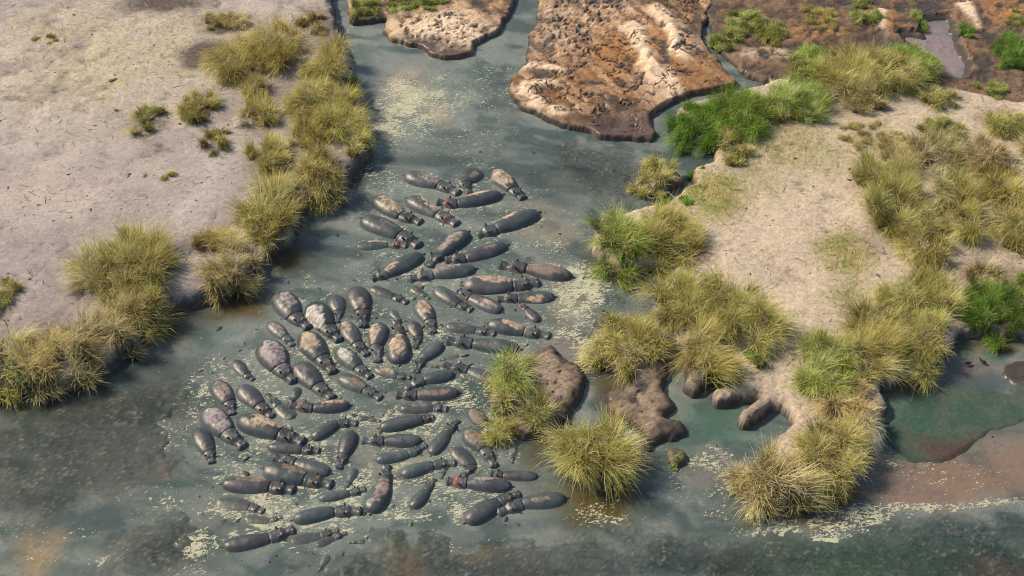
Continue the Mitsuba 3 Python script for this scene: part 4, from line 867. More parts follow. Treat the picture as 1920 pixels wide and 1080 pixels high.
ST = 0.095
xs, ys = np.arange(-38.5, 38.5, ST), np.arange(-20.0, 32.0, ST)
X, Y = np.meshgrid(xs, ys)
NAMES = list(LAND) + list(SHOAL)
tr = terrain(X, Y)
Z, WHICH = tr[0], tr[1]
COL, WET = land_colour(X, Y, *tr)
V3 = np.stack([X, Y, Z], -1).reshape(-1, 3)
quads = grid_faces(*X.shape)
cx, cy = X.ravel()[quads].mean(1), Y.ravel()[quads].mean(1)
zmax, owner = Z.ravel()[quads].max(1), WHICH.ravel()[quads[:, 0]]
ok = inview(cx, cy) & (zmax > -0.22)
quads, owner = quads[ok], owner[ok]
uvw = np.stack([WET.ravel(), WET.ravel() * 0], 1)
nrm = np.dstack([-np.gradient(Z, ST, axis=1), -np.gradient(Z, ST, axis=0), np.ones_like(Z)]).reshape(-1, 3)
nrm /= np.linalg.norm(nrm, axis=1, keepdims=True)
for k, name in enumerate(NAMES):
    if name in FINE:                                           # cracked plates need a finer sheet
        px, py = np.array(LAND[name][0]).T
        hx, hy = np.meshgrid(np.arange(px.min() - .6, px.max() + .6, 0.054), np.arange(py.min() - .6, min(py.max(), 31.5), .054))
        ht = terrain(hx, hy)
        hc, hw_ = land_colour(hx, hy, *ht)
        hq = grid_faces(*hx.shape)
        hq = hq[(ht[1].ravel()[hq[:, 0]] == k) & (ht[0].ravel()[hq].max(1) > -.22)]
        v, q, u, c = pick(np.stack([hx, hy, ht[0]], -1).reshape(-1, 3), hq, np.stack([hw_.ravel(), hw_.ravel() * 0], 1), hc.reshape(-1, 3))
        structure(name, mikit.ply((v, q), 'soil', smooth=True, uv=u, color=c), LABEL_LAND[name])
        continue
    v, q, u, c, nn = pick(V3, quads[owner == k], uvw, COL.reshape(-1, 3), nrm)
    structure(name, mikit.ply((v, q), 'silt' if name in SHOAL else 'soil', smooth=True, uv=u, color=c), LABEL_LAND[name])

# land beyond the frame, coarser, out to the horizon; and the river bed under everything
far = np.concatenate([-np.geomspace(400, 50, 14), np.arange(-48, 48.1, 1.0), np.geomspace(50, 400, 14)])
fx, fy = np.meshgrid(far, far)
ft = terrain(fx, fy)
fz = np.where(ft[0] > -0.1, ft[0], -0.7)
fc, fw = land_colour(fx, fy, *ft)
fq = grid_faces(*fx.shape)
hid = inview(fx, fy, 1.2) & (fy > -18.6) & (fy < 30.6)
fq = fq[~hid.ravel()[fq].all(1)]
v, q, u, c = pick(np.stack([fx, fy, np.where(inview(fx, fy, 3.0), fz - .12, fz)], -1).reshape(-1, 3), fq, np.stack([fw.ravel(), fw.ravel() * 0], 1), fc.reshape(-1, 3))
structure('ground', mikit.ply((v, q), 'soil', smooth=True, uv=u, color=c), 'earth and mud of the plain going on around the river')
bx, by = np.meshgrid(np.arange(-44, 44.1, 2.0), np.arange(-26, 38.1, 2.0))
bz = -0.85 + 0.15 * fbm(bx, by, .3, 2, 80)
scene['mud_bed'] = {'type': 'diffuse', 'reflectance': {'type': 'rgb', 'value': [.09, .08, .065]}}
structure('riverbed', mikit.ply((np.stack([bx, by, bz], -1).reshape(-1, 3), grid_faces(*bx.shape)), 'mud_bed', smooth=True), 'mud bottom of the river under the turbid water')


# ---------------------------------------------------------------- water
WS = 0.12
X2, Y2 = np.meshgrid(np.arange(-38.5, 38.5, WS), np.arange(-20.0, 32.0, WS))
wz = at_raster(ndimage.zoom(Z, 1, order=0), X2, Y2) * 0 + ndimage.map_coordinates(Z, [(Y2 + 20.0) / ST, (X2 + 38.5) / ST], order=1, mode='nearest')
q1, q2 = X2 + 2.2 * (fbm(X2, Y2, .45, 3, 100) - .5), Y2 + 1.6 * (fbm(X2, Y2, .45, 3, 104) - .5)


WC = water_colour(X2, Y2, q1, q2)
dens = np.zeros(X2.shape)
for sx, sy, rx, ry, s in SCUM:
    near = (np.abs(q1 - sx) < 2.4 * rx) & (np.abs(q2 - sy) < 2.4 * ry)
    dens[near] = np.maximum(dens[near], s * blob(q1[near], q2[near], sx, sy, rx, ry))
dens = np.clip(dens * (2.6 * fbm(X2, Y2, 1.1, 4, 120) - .35), .016, 1) 
away = at_raster(HERD, X2, Y2)
rim = np.exp(-((away - .16) / .13) ** 2) * sstep(.42, .62, fbm(X2, Y2, .8, 3, 150))
film = sstep(.9, .1, away) * sstep(.38, .6, fbm(X2, Y2, .6, 3, 154))
WC = WC * (1 - .35 * film[..., None]) + np.array([.125, .168, .165]) * .35 * film[..., None]
dens = np.clip(dens + .26 * rim, 0, .9) * sstep(-.05, .08, away)
ripple = .006 * np.exp(-away * .9) * np.sin(away * 16 + 6 * fbm(X2, Y2, .7, 2, 158)) + .010 * (fbm(X2 * .6 + Y2 * .5, Y2 * 1.3, 1.6, 3, 130) - .5)
wq = grid_faces(*X2.shape)
keep = inview(X2.ravel()[wq].mean(1), Y2.ravel()[wq].mean(1)) & (wz.ravel()[wq].min(1) < .10)
v, q, u, c = pick(np.stack([X2, Y2, ripple], -1).reshape(-1, 3), wq[keep], np.stack([dens.ravel(), dens.ravel() * 0], 1), WC.reshape(-1, 3))


def flecks(p, n, uv):
    a = p.x * .96 + p.y * .28
    b = p.y * .96 - p.x * .28
    s = .5 * mikit.noise(a * 6.5 + 1.5 * mikit.noise(p.x, p.y), b * 15.0 + 2.5 * mikit.noise(p.x * .8, p.y * .8, 7.5), 0.5) + .5 * mikit.noise(a * 19.0, b * 30.0, 3.5)
    th = .80 - .42 * dr.sqrt(dr.clip(uv.x, 0, 1))
    return .88 * mikit.smoothstep(th - .03, th + .06, s)


scene['turbid_water'] = {'type': 'blendbsdf', 'weight': mikit.proc(flecks),
                         'bsdf_0': {'type': 'principled', 'base_color': {'type': 'mesh_attribute', 'name': 'vertex_color'}, 'roughness': .22, 'specular': .5},
                         'bsdf_1': {'type': 'principled', 'base_color': mikit.proc(lambda p, n, uv: mikit.mix((.45, .47, .37), (.33, .37, .29), mikit.noise(p.x * 3, p.y * 3))), 'roughness': .8, 'specular': .2}}
structure('water', mikit.ply((v, q), 'turbid_water', smooth=True, uv=u, color=c), 'shallow turbid grey-green river water with floating scum flecks')
fwq = grid_faces(*fx.shape)
hid2 = inview(fx, fy, 1.2) & (fy > -18.6) & (fy < 30.6)
fwq = fwq[~hid2.ravel()[fwq].all(1)]
v, q, u, c = pick(np.stack([fx, fy, np.where(inview(fx, fy, 3.0), -.03, 0.0)], -1).reshape(-1, 3), fwq, np.full((fx.size, 2), .04), water_colour(fx, fy, fx, fy).reshape(-1, 3))
structure('water_001', mikit.ply((v, q), 'turbid_water', smooth=True, uv=u, color=c), 'river water going on beyond the reach with the herd')


# ---------------------------------------------------------------- hippopotamuses
SKIN = {'tan': (.39, .315, .245), 'white': (.46, .46, .46), 'pink': (.25, .205, .205), 'violet': (.31, .28, .32), 'brown': (.185, .140, .115)}  # violet stands in for sky sheen on wet backs
scene['hide'] = {'type': 'principled', 'base_color': {'type': 'mesh_attribute', 'name': 'vertex_color'}, 'roughness': mikit.proc(lambda p, n, uv: .43 + .42 * uv.x), 'specular': .5}
PS = np.array([0, .012, .035, .08, .15, .24, .33, .42, .50, .56, .60, .64, .69, .735, .775, .81, .845, .88, .915, .95, .98, 1.0])
PW = np.array([.02, .26, .46, .70, .90, 1.0, 1.0, .94, .84, .75, .69, .66, .62, .57, .53, .47, .385, .37, .42, .44, .36, .06])
PZ = np.array([.25, .55, .74, .88, .97, 1.0, 1.0, .97, .92, .87, .82, .76, .70, .66, .64, .58, .46, .42, .44, .46, .36, .12])


def hippo(idx, R, Cc, N, wr, top, dry, dcol, ds, du, red):
    rng = np.random.default_rng(1000 + idx)
    R, Cc, N = map(np.array, (R, Cc, N))
    lb, lh = np.linalg.norm(Cc - R), np.linalg.norm(N - Cc)
    L = lb + lh
    # spine: rump to crease to nose, the corner rounded
    t = np.linspace(0, 1, 401)
    line = np.where((t < .6)[:, None], R + (Cc - R) * (t / .6)[:, None], Cc + (N - Cc) * ((t - .6) / .4)[:, None])
    line = ndimage.gaussian_filter1d(line, 26, axis=0, mode='nearest')
    line[0], line[-1] = R, N
    line = ndimage.gaussian_filter1d(line, 6, axis=0, mode='nearest')
    s = np.unique(np.concatenate([np.linspace(0, .06, 6), np.linspace(.06, .57, 24), np.linspace(.58, .63, 11), np.linspace(.64, .72, 6), np.linspace(.73, 1, 26)]))
    sx, sy = np.interp(s, t, line[:, 0]), np.interp(s, t, line[:, 1])
    tx, ty = np.gradient(sx, s), np.gradient(sy, s)
    tl = np.hypot(tx, ty) + 1e-9
    tx, ty = tx / tl, ty / tl
    top = top * .93
    W = .5 * wr * L * 1.12 * (1 + max(0, .30 - top) * 2.2)
    size = L / 3.4
    hw = W * np.interp(s, PS, PW)
    hw = ndimage.gaussian_filter1d(hw, .8, mode='nearest')
    hs = L * np.interp(s, [.6, .7, 1], [0, 1, 1])              # the head keeps a head's width whatever the belly
    hw = np.where(s > .6, hw * (1 - hs / L) + hs * np.interp(s, PS, PW) * .215, hw)
    headtop = max(.20, .60 * top) * size if top > .16 else .12 * size
    prof = np.interp(s, PS, PZ)
    ztop = np.where(s < .6, top * size * (1 - (1 - prof) * 2.1), 0)
    z6 = top * size * (1 - (1 - .82) * 2.1)
    ztop = np.where(s >= .6, z6 + (headtop - z6) * np.clip((s - .6) / .13, 0, 1), ztop)
    ztop = np.where(s > .76, headtop * (1 - 1.35 * (.66 - prof)), ztop)
    ztop = ndimage.gaussian_filter1d(ztop, 1.0, mode='nearest')
    for c0, wd, dep in ((.605, .008, .036), (.668, .008, .004), (.30 + .1 * rng.random(), .006, .0)):
        gsn = np.exp(-((s - c0) / wd) ** 2)
        hw, ztop = hw - dep * size * gsn, ztop - dep * size * gsn
    bulge = np.exp(-((s - .632) / .016) ** 2) + .6 * np.exp(-((s - .683) / .012) ** 2)
    hw, ztop = hw + .010 * size * bulge, ztop + .008 * size * bulge
    hw = np.maximum(hw, .012)
    hb = np.maximum(np.where(s < .6, .68 * size * np.interp(s, PS, PW), .68 * size * np.interp(s, [.6, .75, .95, 1], [.69, .55, .34, .05])), .03)
    ang = np.concatenate([np.linspace(-.12, np.pi + .12, 25), np.linspace(np.pi + .12, 2 * np.pi - .12, 6)[1:-1]])
    ca, sa = np.cos(ang), np.sin(ang)
    cu, su = np.sign(ca) * np.abs(ca) ** .92, np.where(sa > 0, sa ** .95 if False else np.sign(sa) * np.abs(sa) ** .95, sa)
    u = np.broadcast_to(cu, (len(s), len(ang)))
    off = hw[:, None] * u
    z = (ztop - hb)[:, None] + hb[:, None] * su[None]
    S = np.broadcast_to(s[:, None], u.shape)
    up = np.clip(sa, 0, 1)[None]
    latm = off
    for c0, l0, r0, hgt in ((.785, .115, .040, .085), (.958, .085, .034, .055), (.735, .13, .03, .03)):   # brow and eyes, nostrils, ear roots
        for sg in (-1, 1):
            z = z + hgt * size * up * np.exp(-((S - c0) * L / (r0 * 1.9 * size)) ** 2 - ((latm - sg * l0 * 1.6 * size) / (r0 * 1.9 * size)) ** 2)
    z = z - .05 * size * up * np.exp(-((S - .84) / .03) ** 2) * np.exp(-(latm / (.10 * size)) ** 2)
    # a low ridge along the spine and creased skin
    z = z + .018 * size * up * np.exp(-(off / (.05 * size)) ** 2) * sstep(.02, .1, S) * sstep(.58, .5, S)
    wob = fbm(S * L * 1.0 + 40 * idx, off, 2.2, 3, 200) - .5
    z = z + up * (.05 * size * wob + .030 * size * (fbm(S * L + 40 * idx, off, 8.0, 2, 203) - .5))
    px = sx[:, None] - ty[:, None] * off
    py = sy[:, None] + tx[:, None] * off
    V = np.stack([px, py, z], -1)
    ns, na = len(s), len(ang)
    i, j = np.meshgrid(np.arange(ns - 1), np.arange(na), indexing='ij')
    Q = np.stack([i * na + j, i * na + (j + 1) % na, (i + 1) * na + (j + 1) % na, (i + 1) * na + j], -1).reshape(-1, 4)
    F = np.vstack([Q[:, [0, 1, 2]], Q[:, [0, 2, 3]]])
    for ring, rev in ((0, False), (ns - 1, True)):
        fan = np.stack([np.full(na - 2, ring * na), ring * na + np.arange(1, na - 1), ring * na + np.arange(2, na)], 1)
        F = np.vstack([F, fan if rev else fan[:, ::-1]])
    # colour of the hide: wet slate skin, dried mud, peeling patches and painted violet sky sheen on the back, reddish glands round the head
    V2 = V.reshape(-1, 3)
    a, o = (S * L).ravel() + 57.0 * idx, off.ravel()
    m1, m2 = fbm(a, o, 1.7, 4, 210), fbm(a, o, 9.0, 3, 220)
    base = np.array([.037, .058, .070]) * (1 + .35 * (rng.random() - .5)) + np.array([.012, 0, .008]) * rng.random()
    C = base * (.65 + .7 * m1[:, None]) * (.7 + .6 * m2[:, None])
    un = (off / np.maximum(hw[:, None], .02)).ravel()
    Sr, z2 = S.ravel(), z.ravel()
    e = ((Sr - ds) / (.13 + .17 * dry)) ** 2 + ((un - du) / (.22 + .48 * dry)) ** 2
    D = sstep(.0, .10, (1 - e) * .5 + (m1 - .5) * 1.15 + (m2 - .5) * .5 + .10 * (dry - .5)) * (dry > .01) * sstep(.02 * size, .08 * size, z2) * sstep(.645 + .05 * (dry > .6), .60, Sr)
    D = D * sstep(.02, .25, dry)
    D = D * (.35 + .65 * sstep(.34, .50, m2))
    D = D * (.90 - .35 * sstep(.50, .66, fbm(a, o, 4.0, 2, 233)))
    C = C * (1 - D[:, None]) + np.asarray(SKIN[dcol]) * (.75 + .5 * m2[:, None]) * D[:, None]
    scuff = .30 * sstep(.60, .72, m1) * sstep(.05, .16, z2) * (.3 + dry)
    C = C * (1 - scuff[:, None]) + np.array([.145, .16, .17]) * scuff[:, None]
    Hd = (sstep(.68, .75, Sr) * (.02 + .90 * red ** 1.6) * sstep(.42, .58, m2 * .5 + m1 * .5) * sstep(.96, .84, Sr))
    C = C * (1 - .8 * Hd[:, None]) + (np.array([.115, .078, .070]) + red ** 2 * np.array([.075, -.012, -.015])) * .8 * Hd[:, None]
    fold = np.exp(-((Sr - .605) / .007) ** 2)
    C = C * (1 - .45 * fold[:, None])  # shade of the neck crease put into the colour, over the groove
    wrk = fbm(a * 1.0, o * .25, 16.0, 2, 230) * sstep(.46, .56, Sr) * sstep(.80, .70, Sr) + .5 * fbm(a, o * .3, 9.0, 2, 231)
    C = C * (1.04 - .12 * sstep(.42, .62, wrk)[:, None])
    wetline = sstep(.09, .0, z2) * .65                       # muddy film at the water line
    C = C * (1 - wetline[:, None]) + np.array([.10, .115, .11]) * wetline[:, None]
    U = np.stack([np.clip(D + .5 * scuff, 0, 1), D * 0], 1)
    # ears, tail and legs grow out of the same mesh
    parts_v, parts_f, parts_c, parts_u = [V2], [F], [C], [U]
    cnt = len(V2)

    def limb(P, rad, colr, sides=8, flat=1.0):
        nonlocal cnt
        P, rad = np.asarray(P, float), np.asarray(rad, float)
        d = np.gradient(P, axis=0)
        d /= np.linalg.norm(d, axis=1, keepdims=True) + 1e-9
        ref = np.array([.3, .2, .93]) if abs(d[0, 2]) < .8 else np.array([1., 0, 0])
        A = np.cross(d, ref)
        A /= np.linalg.norm(A, axis=1, keepdims=True)
        B = np.cross(d, A)
        th = np.arange(sides) * 2 * np.pi / sides
        vv = P[:, None] + rad[:, None, None] * (np.cos(th)[None, :, None] * A[:, None] + flat * np.sin(th)[None, :, None] * B[:, None])
        ii, jj = np.meshgrid(np.arange(len(P) - 1), np.arange(sides), indexing='ij')
        qq = np.stack([ii * sides + jj, ii * sides + (jj + 1) % sides, (ii + 1) * sides + (jj + 1) % sides, (ii + 1) * sides + jj], -1).reshape(-1, 4)
        ff = np.vstack([qq[:, [0, 1, 2]], qq[:, [0, 2, 3]]])
        parts_v.append(vv.reshape(-1, 3))
        parts_f.append(ff + cnt)
        parts_c.append(np.broadcast_to(np.asarray(colr), (vv.shape[0] * sides, 3)))
        parts_u.append(np.zeros((vv.shape[0] * sides, 2)))
        cnt += vv.shape[0] * sides

    def spine(sv, lat, zz):
        k = np.interp(sv, s, np.arange(len(s)))
        ax, ay, bx_, by_ = (np.interp(k, np.arange(len(s)), w) for w in (sx, sy, tx, ty))
        return np.array([ax - by_ * lat, ay + bx_ * lat, zz])
    if top > .13:
        ht = np.interp(.735, s, ztop)
        for sg in (-1, 1):
            e0 = spine(.742, sg * .20 * size, ht - .06 * size)
            e1 = spine(.738, sg * .27 * size, ht + .05 * size)
            e2 = spine(.735, sg * .31 * size, ht + .11 * size)
            limb([e0, e0 * .5 + e1 * .5, e1, e2], np.array([.045, .055, .05, .008]) * size, base * .8 + np.array([.03, .005, 0]) * red, 7)
    tail0 = spine(.0, 0, np.interp(.02, s, ztop) - .03)
    back = spine(0, 0, 0) - spine(.04, 0, 0)
    back /= np.linalg.norm(back) + 1e-9
    limb([tail0 - back * .05, tail0 + back * .06 * size, tail0 + back * .10 * size - [0, 0, .12], tail0 + back * .11 * size - [0, 0, .30 * size]], np.array([.06, .045, .03, .012]) * size, base, 6)
    for sv in (.13, .50):
        for sg in (-1, 1):
            lat = sg * .55 * np.interp(sv, s, hw)
            zt = np.interp(sv, s, ztop - hb)
            limb([spine(sv, lat, zt), spine(sv, lat, zt - .35 * size), spine(sv, lat, zt - .75 * size), spine(sv + .01, lat, zt - .82 * size)], np.array([.22, .17, .14, .15]) * size, base, 8)
    return np.vstack(parts_v), np.vstack(parts_f), np.vstack(parts_c), np.vstack(parts_u)


for k, (R, Cc, N, wr, top, dry, dcol, ds, du, red, text) in enumerate(HIPPOS):
    v, f, c, u = hippo(k, R, Cc, N, wr, top, dry, dcol, ds, du, red)
    key = 'hippopotamus' + (f'_{k:03d}' if k else '')
    scene[key] = mikit.ply((v, f), 'hide', smooth=True, uv=u, color=np.clip(c, .01, .8))
    labels[key] = {'label': text, 'category': 'hippopotamus', 'group': 'hippos of the herd in the pool'}


# ---------------------------------------------------------------- grass
def leaf(roots, heading, tilt, bend, length, width, c0, c1, segs=4, droop=1.6):
    """ribbon blades: arrays over blades -> vertices, triangles, colours"""
    n = len(roots)
    tau = np.linspace(0, 1, segs + 1)
    th = tilt[:, None] + bend[:, None] * (tau[None, :-1] + .5 / segs) ** droop
    step = (length / segs)[:, None]
    hx, hy = np.cos(heading), np.sin(heading)
    r = np.concatenate([np.zeros((n, 1)), np.cumsum(np.sin(th) * step, 1)], 1)
    z = np.concatenate([np.zeros((n, 1)), np.cumsum(np.cos(th) * step, 1)], 1)
    P = np.stack([roots[:, :1] + r * hx[:, None], roots[:, 1:2] + r * hy[:, None], roots[:, 2:3] + z], -1)
    w = width[:, None] * (1 - tau[None] ** 2.2) * .5
    side = np.stack([-hy, hx, np.zeros(n)], -1)[:, None]
    Lf, Rt = P[:, :-1] - side * w[:, :-1, None], P[:, :-1] + side * w[:, :-1, None]
    V = np.concatenate([np.stack([Lf, Rt], 2).reshape(n, -1, 3), P[:, -1:]], 1)
    m = 2 * segs + 1
    tri = []
    for k in range(segs - 1):
        a = 2 * k
        tri += [[a, a + 1, a + 3], [a, a + 3, a + 2]]
    tri.append([2 * segs - 2, 2 * segs - 1, 2 * segs])
    F = (np.arange(n) * m)[:, None, None] + np.array(tri)[None]
    tt = np.concatenate([np.repeat(tau[:-1], 2), [1.0]])
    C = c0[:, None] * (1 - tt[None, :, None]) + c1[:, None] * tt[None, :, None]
    return V.reshape(-1, 3), F.reshape(-1, 3), C.reshape(-1, 3)


#            lower part of the blade, upper part, share of dry stems
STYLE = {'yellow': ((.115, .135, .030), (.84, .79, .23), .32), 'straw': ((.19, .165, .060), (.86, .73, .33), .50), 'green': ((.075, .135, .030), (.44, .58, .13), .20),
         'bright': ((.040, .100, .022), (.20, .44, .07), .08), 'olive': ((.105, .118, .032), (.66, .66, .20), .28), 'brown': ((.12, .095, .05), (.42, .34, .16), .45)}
scene['grass_blade'] = {'type': 'principledthin', 'base_color': {'type': 'mesh_attribute', 'name': 'vertex_color'}, 'roughness': .6, 'diff_trans': .6}


def ground_z(x, y):
    return ndimage.map_coordinates(Z, [(np.asarray(y) + 20.0) / ST, (np.asarray(x) + 38.5) / ST], order=1, mode='nearest')


def tussock(idx, cx, cy, rx, ry, h, style):
    rng = np.random.default_rng(5000 + idx)
    lo, hi, drys = (np.asarray(a) for a in STYLE[style])
    hi = hi * (1 + rng.normal(0, .09, 3) * [1, .6, .5]) * rng.uniform(.84, 1.08)
    lo = lo * (1 + rng.normal(0, .12, 3) * [1, .6, .3])
    area = math.pi * rx * ry
    nt = max(4, int(area * 4.2))
    ta = rng.random(nt) * 2 * np.pi
    tr_ = np.sqrt(rng.random(nt))
    tu = np.stack([np.cos(ta) * tr_, np.sin(ta) * tr_], 1)
    txy = np.array([cx, cy]) + tu * [rx, ry]
    okk = fbm(txy[:, 0], txy[:, 1], .9, 2, 400 + idx) + .25 * (1 - tr_) > .36
    if okk.sum() > 4:
        ta, tr_, tu, txy, nt = ta[okk], tr_[okk], tu[okk], txy[okk], int(okk.sum())
    lean = tu * (.35 + .55 * rng.random((nt, 1))) + rng.normal(0, .50, (nt, 2))
    lean = lean + rng.normal(0, .28, 2)
    tone = rng.normal(-.04, .36, nt)
    hue = rng.random(nt)
    th = h * (.55 + .75 * rng.random(nt)) * (1 - .30 * tr_ ** 2)
    fine = style == 'bright' or h < .36
    n = int(area * (900 if fine else 520) * (1 if h > .3 else .6)) + 60
    k = rng.integers(0, nt, n)
    p = txy[k] + rng.normal(0, .11, (n, 2)) * min(1, 1.6 * max(rx, ry))
    u = (p - [cx, cy]) / [rx, ry]
    p = np.where((np.linalg.norm(u, axis=1) > 1.12)[:, None], txy[k], p)
    d = lean[k] + rng.normal(0, .42, (n, 2))
    heading = np.arctan2(d[:, 1], d[:, 0])
    lm = np.linalg.norm(d, axis=1)
    tilt = np.clip(.08 + .36 * lm + rng.normal(0, .22, n), 0, 1.3)
    bend = np.clip(rng.normal(1.15, .75, n) + .3 * lm, -.3, 2.8)
    length = th[k] * rng.uniform(.75, 1.45, n) * (1.0 + .25 * lm)
    width = rng.uniform(.013, .032, n) * (.7 if fine else 1)
    stray = rng.random(n) < .07
    tilt[stray] *= .7
    bend[stray] *= .45
    length[stray] *= 1.25
    width[stray] *= .7
    tangle = (rng.random(n) < .28) & (h > .4)            # broken stems lying across the tuft
    heading[tangle] = rng.random(tangle.sum()) * 6.28
    tilt[tangle] = rng.uniform(.7, 1.6, tangle.sum())
    bend[tangle] = rng.uniform(-.4, 1.0, tangle.sum())
    length[tangle] = h * rng.uniform(.35, .95, tangle.sum())
    lift = np.where(tangle, th[k] * rng.uniform(.25, .75, n), 0)
    dry = (rng.random(n) < drys) | (tangle & (rng.random(n) < .4))
    var = np.exp(tone[k] + rng.normal(0, .30, n))[:, None]
    mixh = np.clip(hue[k] + rng.normal(0, .2, n), 0, 1)[:, None]
    c0 = lo * var * (.36 + .42 * mixh)  # blade feet darkened further, painting the shade between tufts
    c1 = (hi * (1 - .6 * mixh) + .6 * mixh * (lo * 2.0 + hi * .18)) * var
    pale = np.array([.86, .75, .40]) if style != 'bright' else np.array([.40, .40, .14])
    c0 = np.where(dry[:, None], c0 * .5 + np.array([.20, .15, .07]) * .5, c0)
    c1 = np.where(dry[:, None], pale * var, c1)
    z = ground_z(p[:, 0], p[:, 1])
    zc = float(np.median(z))
    z = np.maximum(z - .03, min(.02, zc))
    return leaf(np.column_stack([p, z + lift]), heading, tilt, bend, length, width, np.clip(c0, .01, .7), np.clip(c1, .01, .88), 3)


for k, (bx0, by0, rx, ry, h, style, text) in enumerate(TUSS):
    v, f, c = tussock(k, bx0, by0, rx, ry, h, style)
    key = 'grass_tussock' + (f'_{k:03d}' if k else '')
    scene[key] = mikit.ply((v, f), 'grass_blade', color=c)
    labels[key] = {'label': text, 'category': 'grass', 'group': 'grass tussocks on the banks and islets'}


# ---------------------------------------------------------------- small cover: short grass, straw litter, floating bits
def scatter(n, seed):
    rng = np.random.default_rng(seed)
    y = rng.uniform(-19, 31, n)
    x = rng.uniform(-1, 1, n) * (22 + (y + 18) * .293)
    return x, y, rng


def stuff(key, shape, label, cat):
    scene[key] = shape
    labels[key] = {'label': label, 'category': cat, 'kind': 'stuff'}


x, y, rng = scatter(260000, 31)
pm = masks(x + 1.3 * (fbm(x, y, 0.5, 3, 40) - 0.5), y + 1.3 * (fbm(x, y, 0.5, 3, 44) - 0.5), PATCH)
zz = ground_z(x, y)
dn = np.zeros(len(x))
for kk, s in (('lawn', .9), ('turf', .28), ('green', .9), ('moss', 1.0), ('underfoot', .55)):
    dn = np.maximum(dn, pm[kk] * s)
own = ndimage.map_coordinates(WHICH, [(y + 20.0) / ST, (x + 38.5) / ST], order=0, mode='nearest')
dn = np.maximum(dn * (.2 + 1.6 * fbm(x, y, 1.1, 3, 300)), .03 * (own == 4)) * (zz > .28)
go = rng.random(len(x)) < dn
x, y, zz = x[go], y[go], zz[go]
n = len(x)
gm = fbm(x, y, .6, 3, 310)[:, None]
c0 = np.array([.12, .13, .045]) * np.exp(rng.normal(0, .25, (n, 1)))
c1 = (np.array([.40, .36, .16]) * (1 - gm) + gm * np.array([.19, .25, .075])) * np.exp(rng.normal(0, .25, (n, 1)))
v, f, c = leaf(np.column_stack([x, y, zz - .01]), rng.random(n) * 6.28, rng.uniform(.2, 1.1, n), rng.uniform(.2, 1., n), rng.uniform(.10, .24, n), rng.uniform(.015, .03, n), c0, np.clip(c1, 0, .7), 2)
stuff('short_grass', mikit.ply((v, f), 'grass_blade', color=c), 'short dry and green grass scattered over the banks', 'grass')

x, y, rng = scatter(26000, 32)
zz = ground_z(x, y)
own = ndimage.map_coordinates(WHICH, [(y + 20.0) / ST, (x + 38.5) / ST], order=0, mode='nearest')
dn = np.where(own == 0, .55, np.where(own == 4, .35, np.where(own == 3, .10, 0))) * (zz > .45) * (.2 + 1.6 * fbm(x, y, .5, 3, 320))
go = rng.random(len(x)) < dn
x, y, zz = x[go], y[go], zz[go]
n = len(x)
big = rng.random(n) < .12
tone = np.exp(rng.normal(-.1, .35, (n, 1)))
c = np.array([.46, .38, .25]) * tone
dk = rng.random(n) < .22
c[dk] = np.array([.12, .095, .07])
v, f, c = leaf(np.column_stack([x, y, zz + .012]), rng.random(n) * 6.28, rng.uniform(1.40, 1.56, n), rng.uniform(-.1, .1, n), np.where(big, rng.uniform(.4, 1.1, n), rng.uniform(.12, .4, n)), np.where(big, .035, .022), np.clip(c, .02, .7), np.clip(c, .02, .7), 2)
stuff('straw_litter', mikit.ply((v, f), 'grass_blade', color=c), 'dry straw and twigs lying on the bare ground', 'straw')

# floating clods of dung and rotting leaves
x, y, rng = scatter(9000, 33)
zz = ground_z(x, y)
pool = np.maximum(blob(x, y, *POOL[0]), .5 * blob(x, y, *POOL[1]))
go = ((rng.random(len(x)) < .42 * pool + .012) & (zz < -.05)) | ((rng.random(len(x)) < .07) & (zz > .35))
x, y, zz = x[go], y[go], np.maximum(zz[go], 0)
n = len(x)
ico = np.array([[1, 0, 0], [0, 1, 0], [-1, 0, 0], [0, -1, 0], [.6, .6, .7], [-.6, .6, .5], [-.6, -.6, .7], [.6, -.6, .5], [0, 0, .9]])
tri = np.array([[0, 1, 4], [1, 2, 5], [2, 3, 6], [3, 0, 7], [4, 1, 5], [5, 2, 6], [6, 3, 7], [7, 0, 4], [4, 5, 8], [5, 6, 8], [6, 7, 8], [7, 4, 8]])
sz = rng.gamma(2.0, .014, n) + .018
an = rng.random(n) * 6.28
V = ico[None] * (sz[:, None, None] * (1 + .5 * rng.normal(0, .5, (n, 9, 1))))
V[..., 0] *= rng.uniform(.8, 2.2, n)[:, None]
ca, sa = np.cos(an)[:, None], np.sin(an)[:, None]
V = np.stack([V[..., 0] * ca - V[..., 1] * sa + x[:, None], V[..., 0] * sa + V[..., 1] * ca + y[:, None], np.abs(V[..., 2]) * .5 + zz[:, None]], -1)
cc = np.repeat(np.array([.045, .045, .04]) * np.exp(rng.normal(0, .4, (n, 1))), 9, 0)
scene['rotting_bits'] = {'type': 'principled', 'base_color': {'type': 'mesh_attribute', 'name': 'vertex_color'}, 'roughness': .6, 'specular': .3}
stuff('dung', mikit.ply((V.reshape(-1, 3), ((np.arange(n) * 9)[:, None, None] + tri[None]).reshape(-1, 3)), 'rotting_bits', smooth=True, color=np.clip(cc, .01, .4)), 'small dark clods of dung floating among the hippos and strewn on the banks', 'dung')


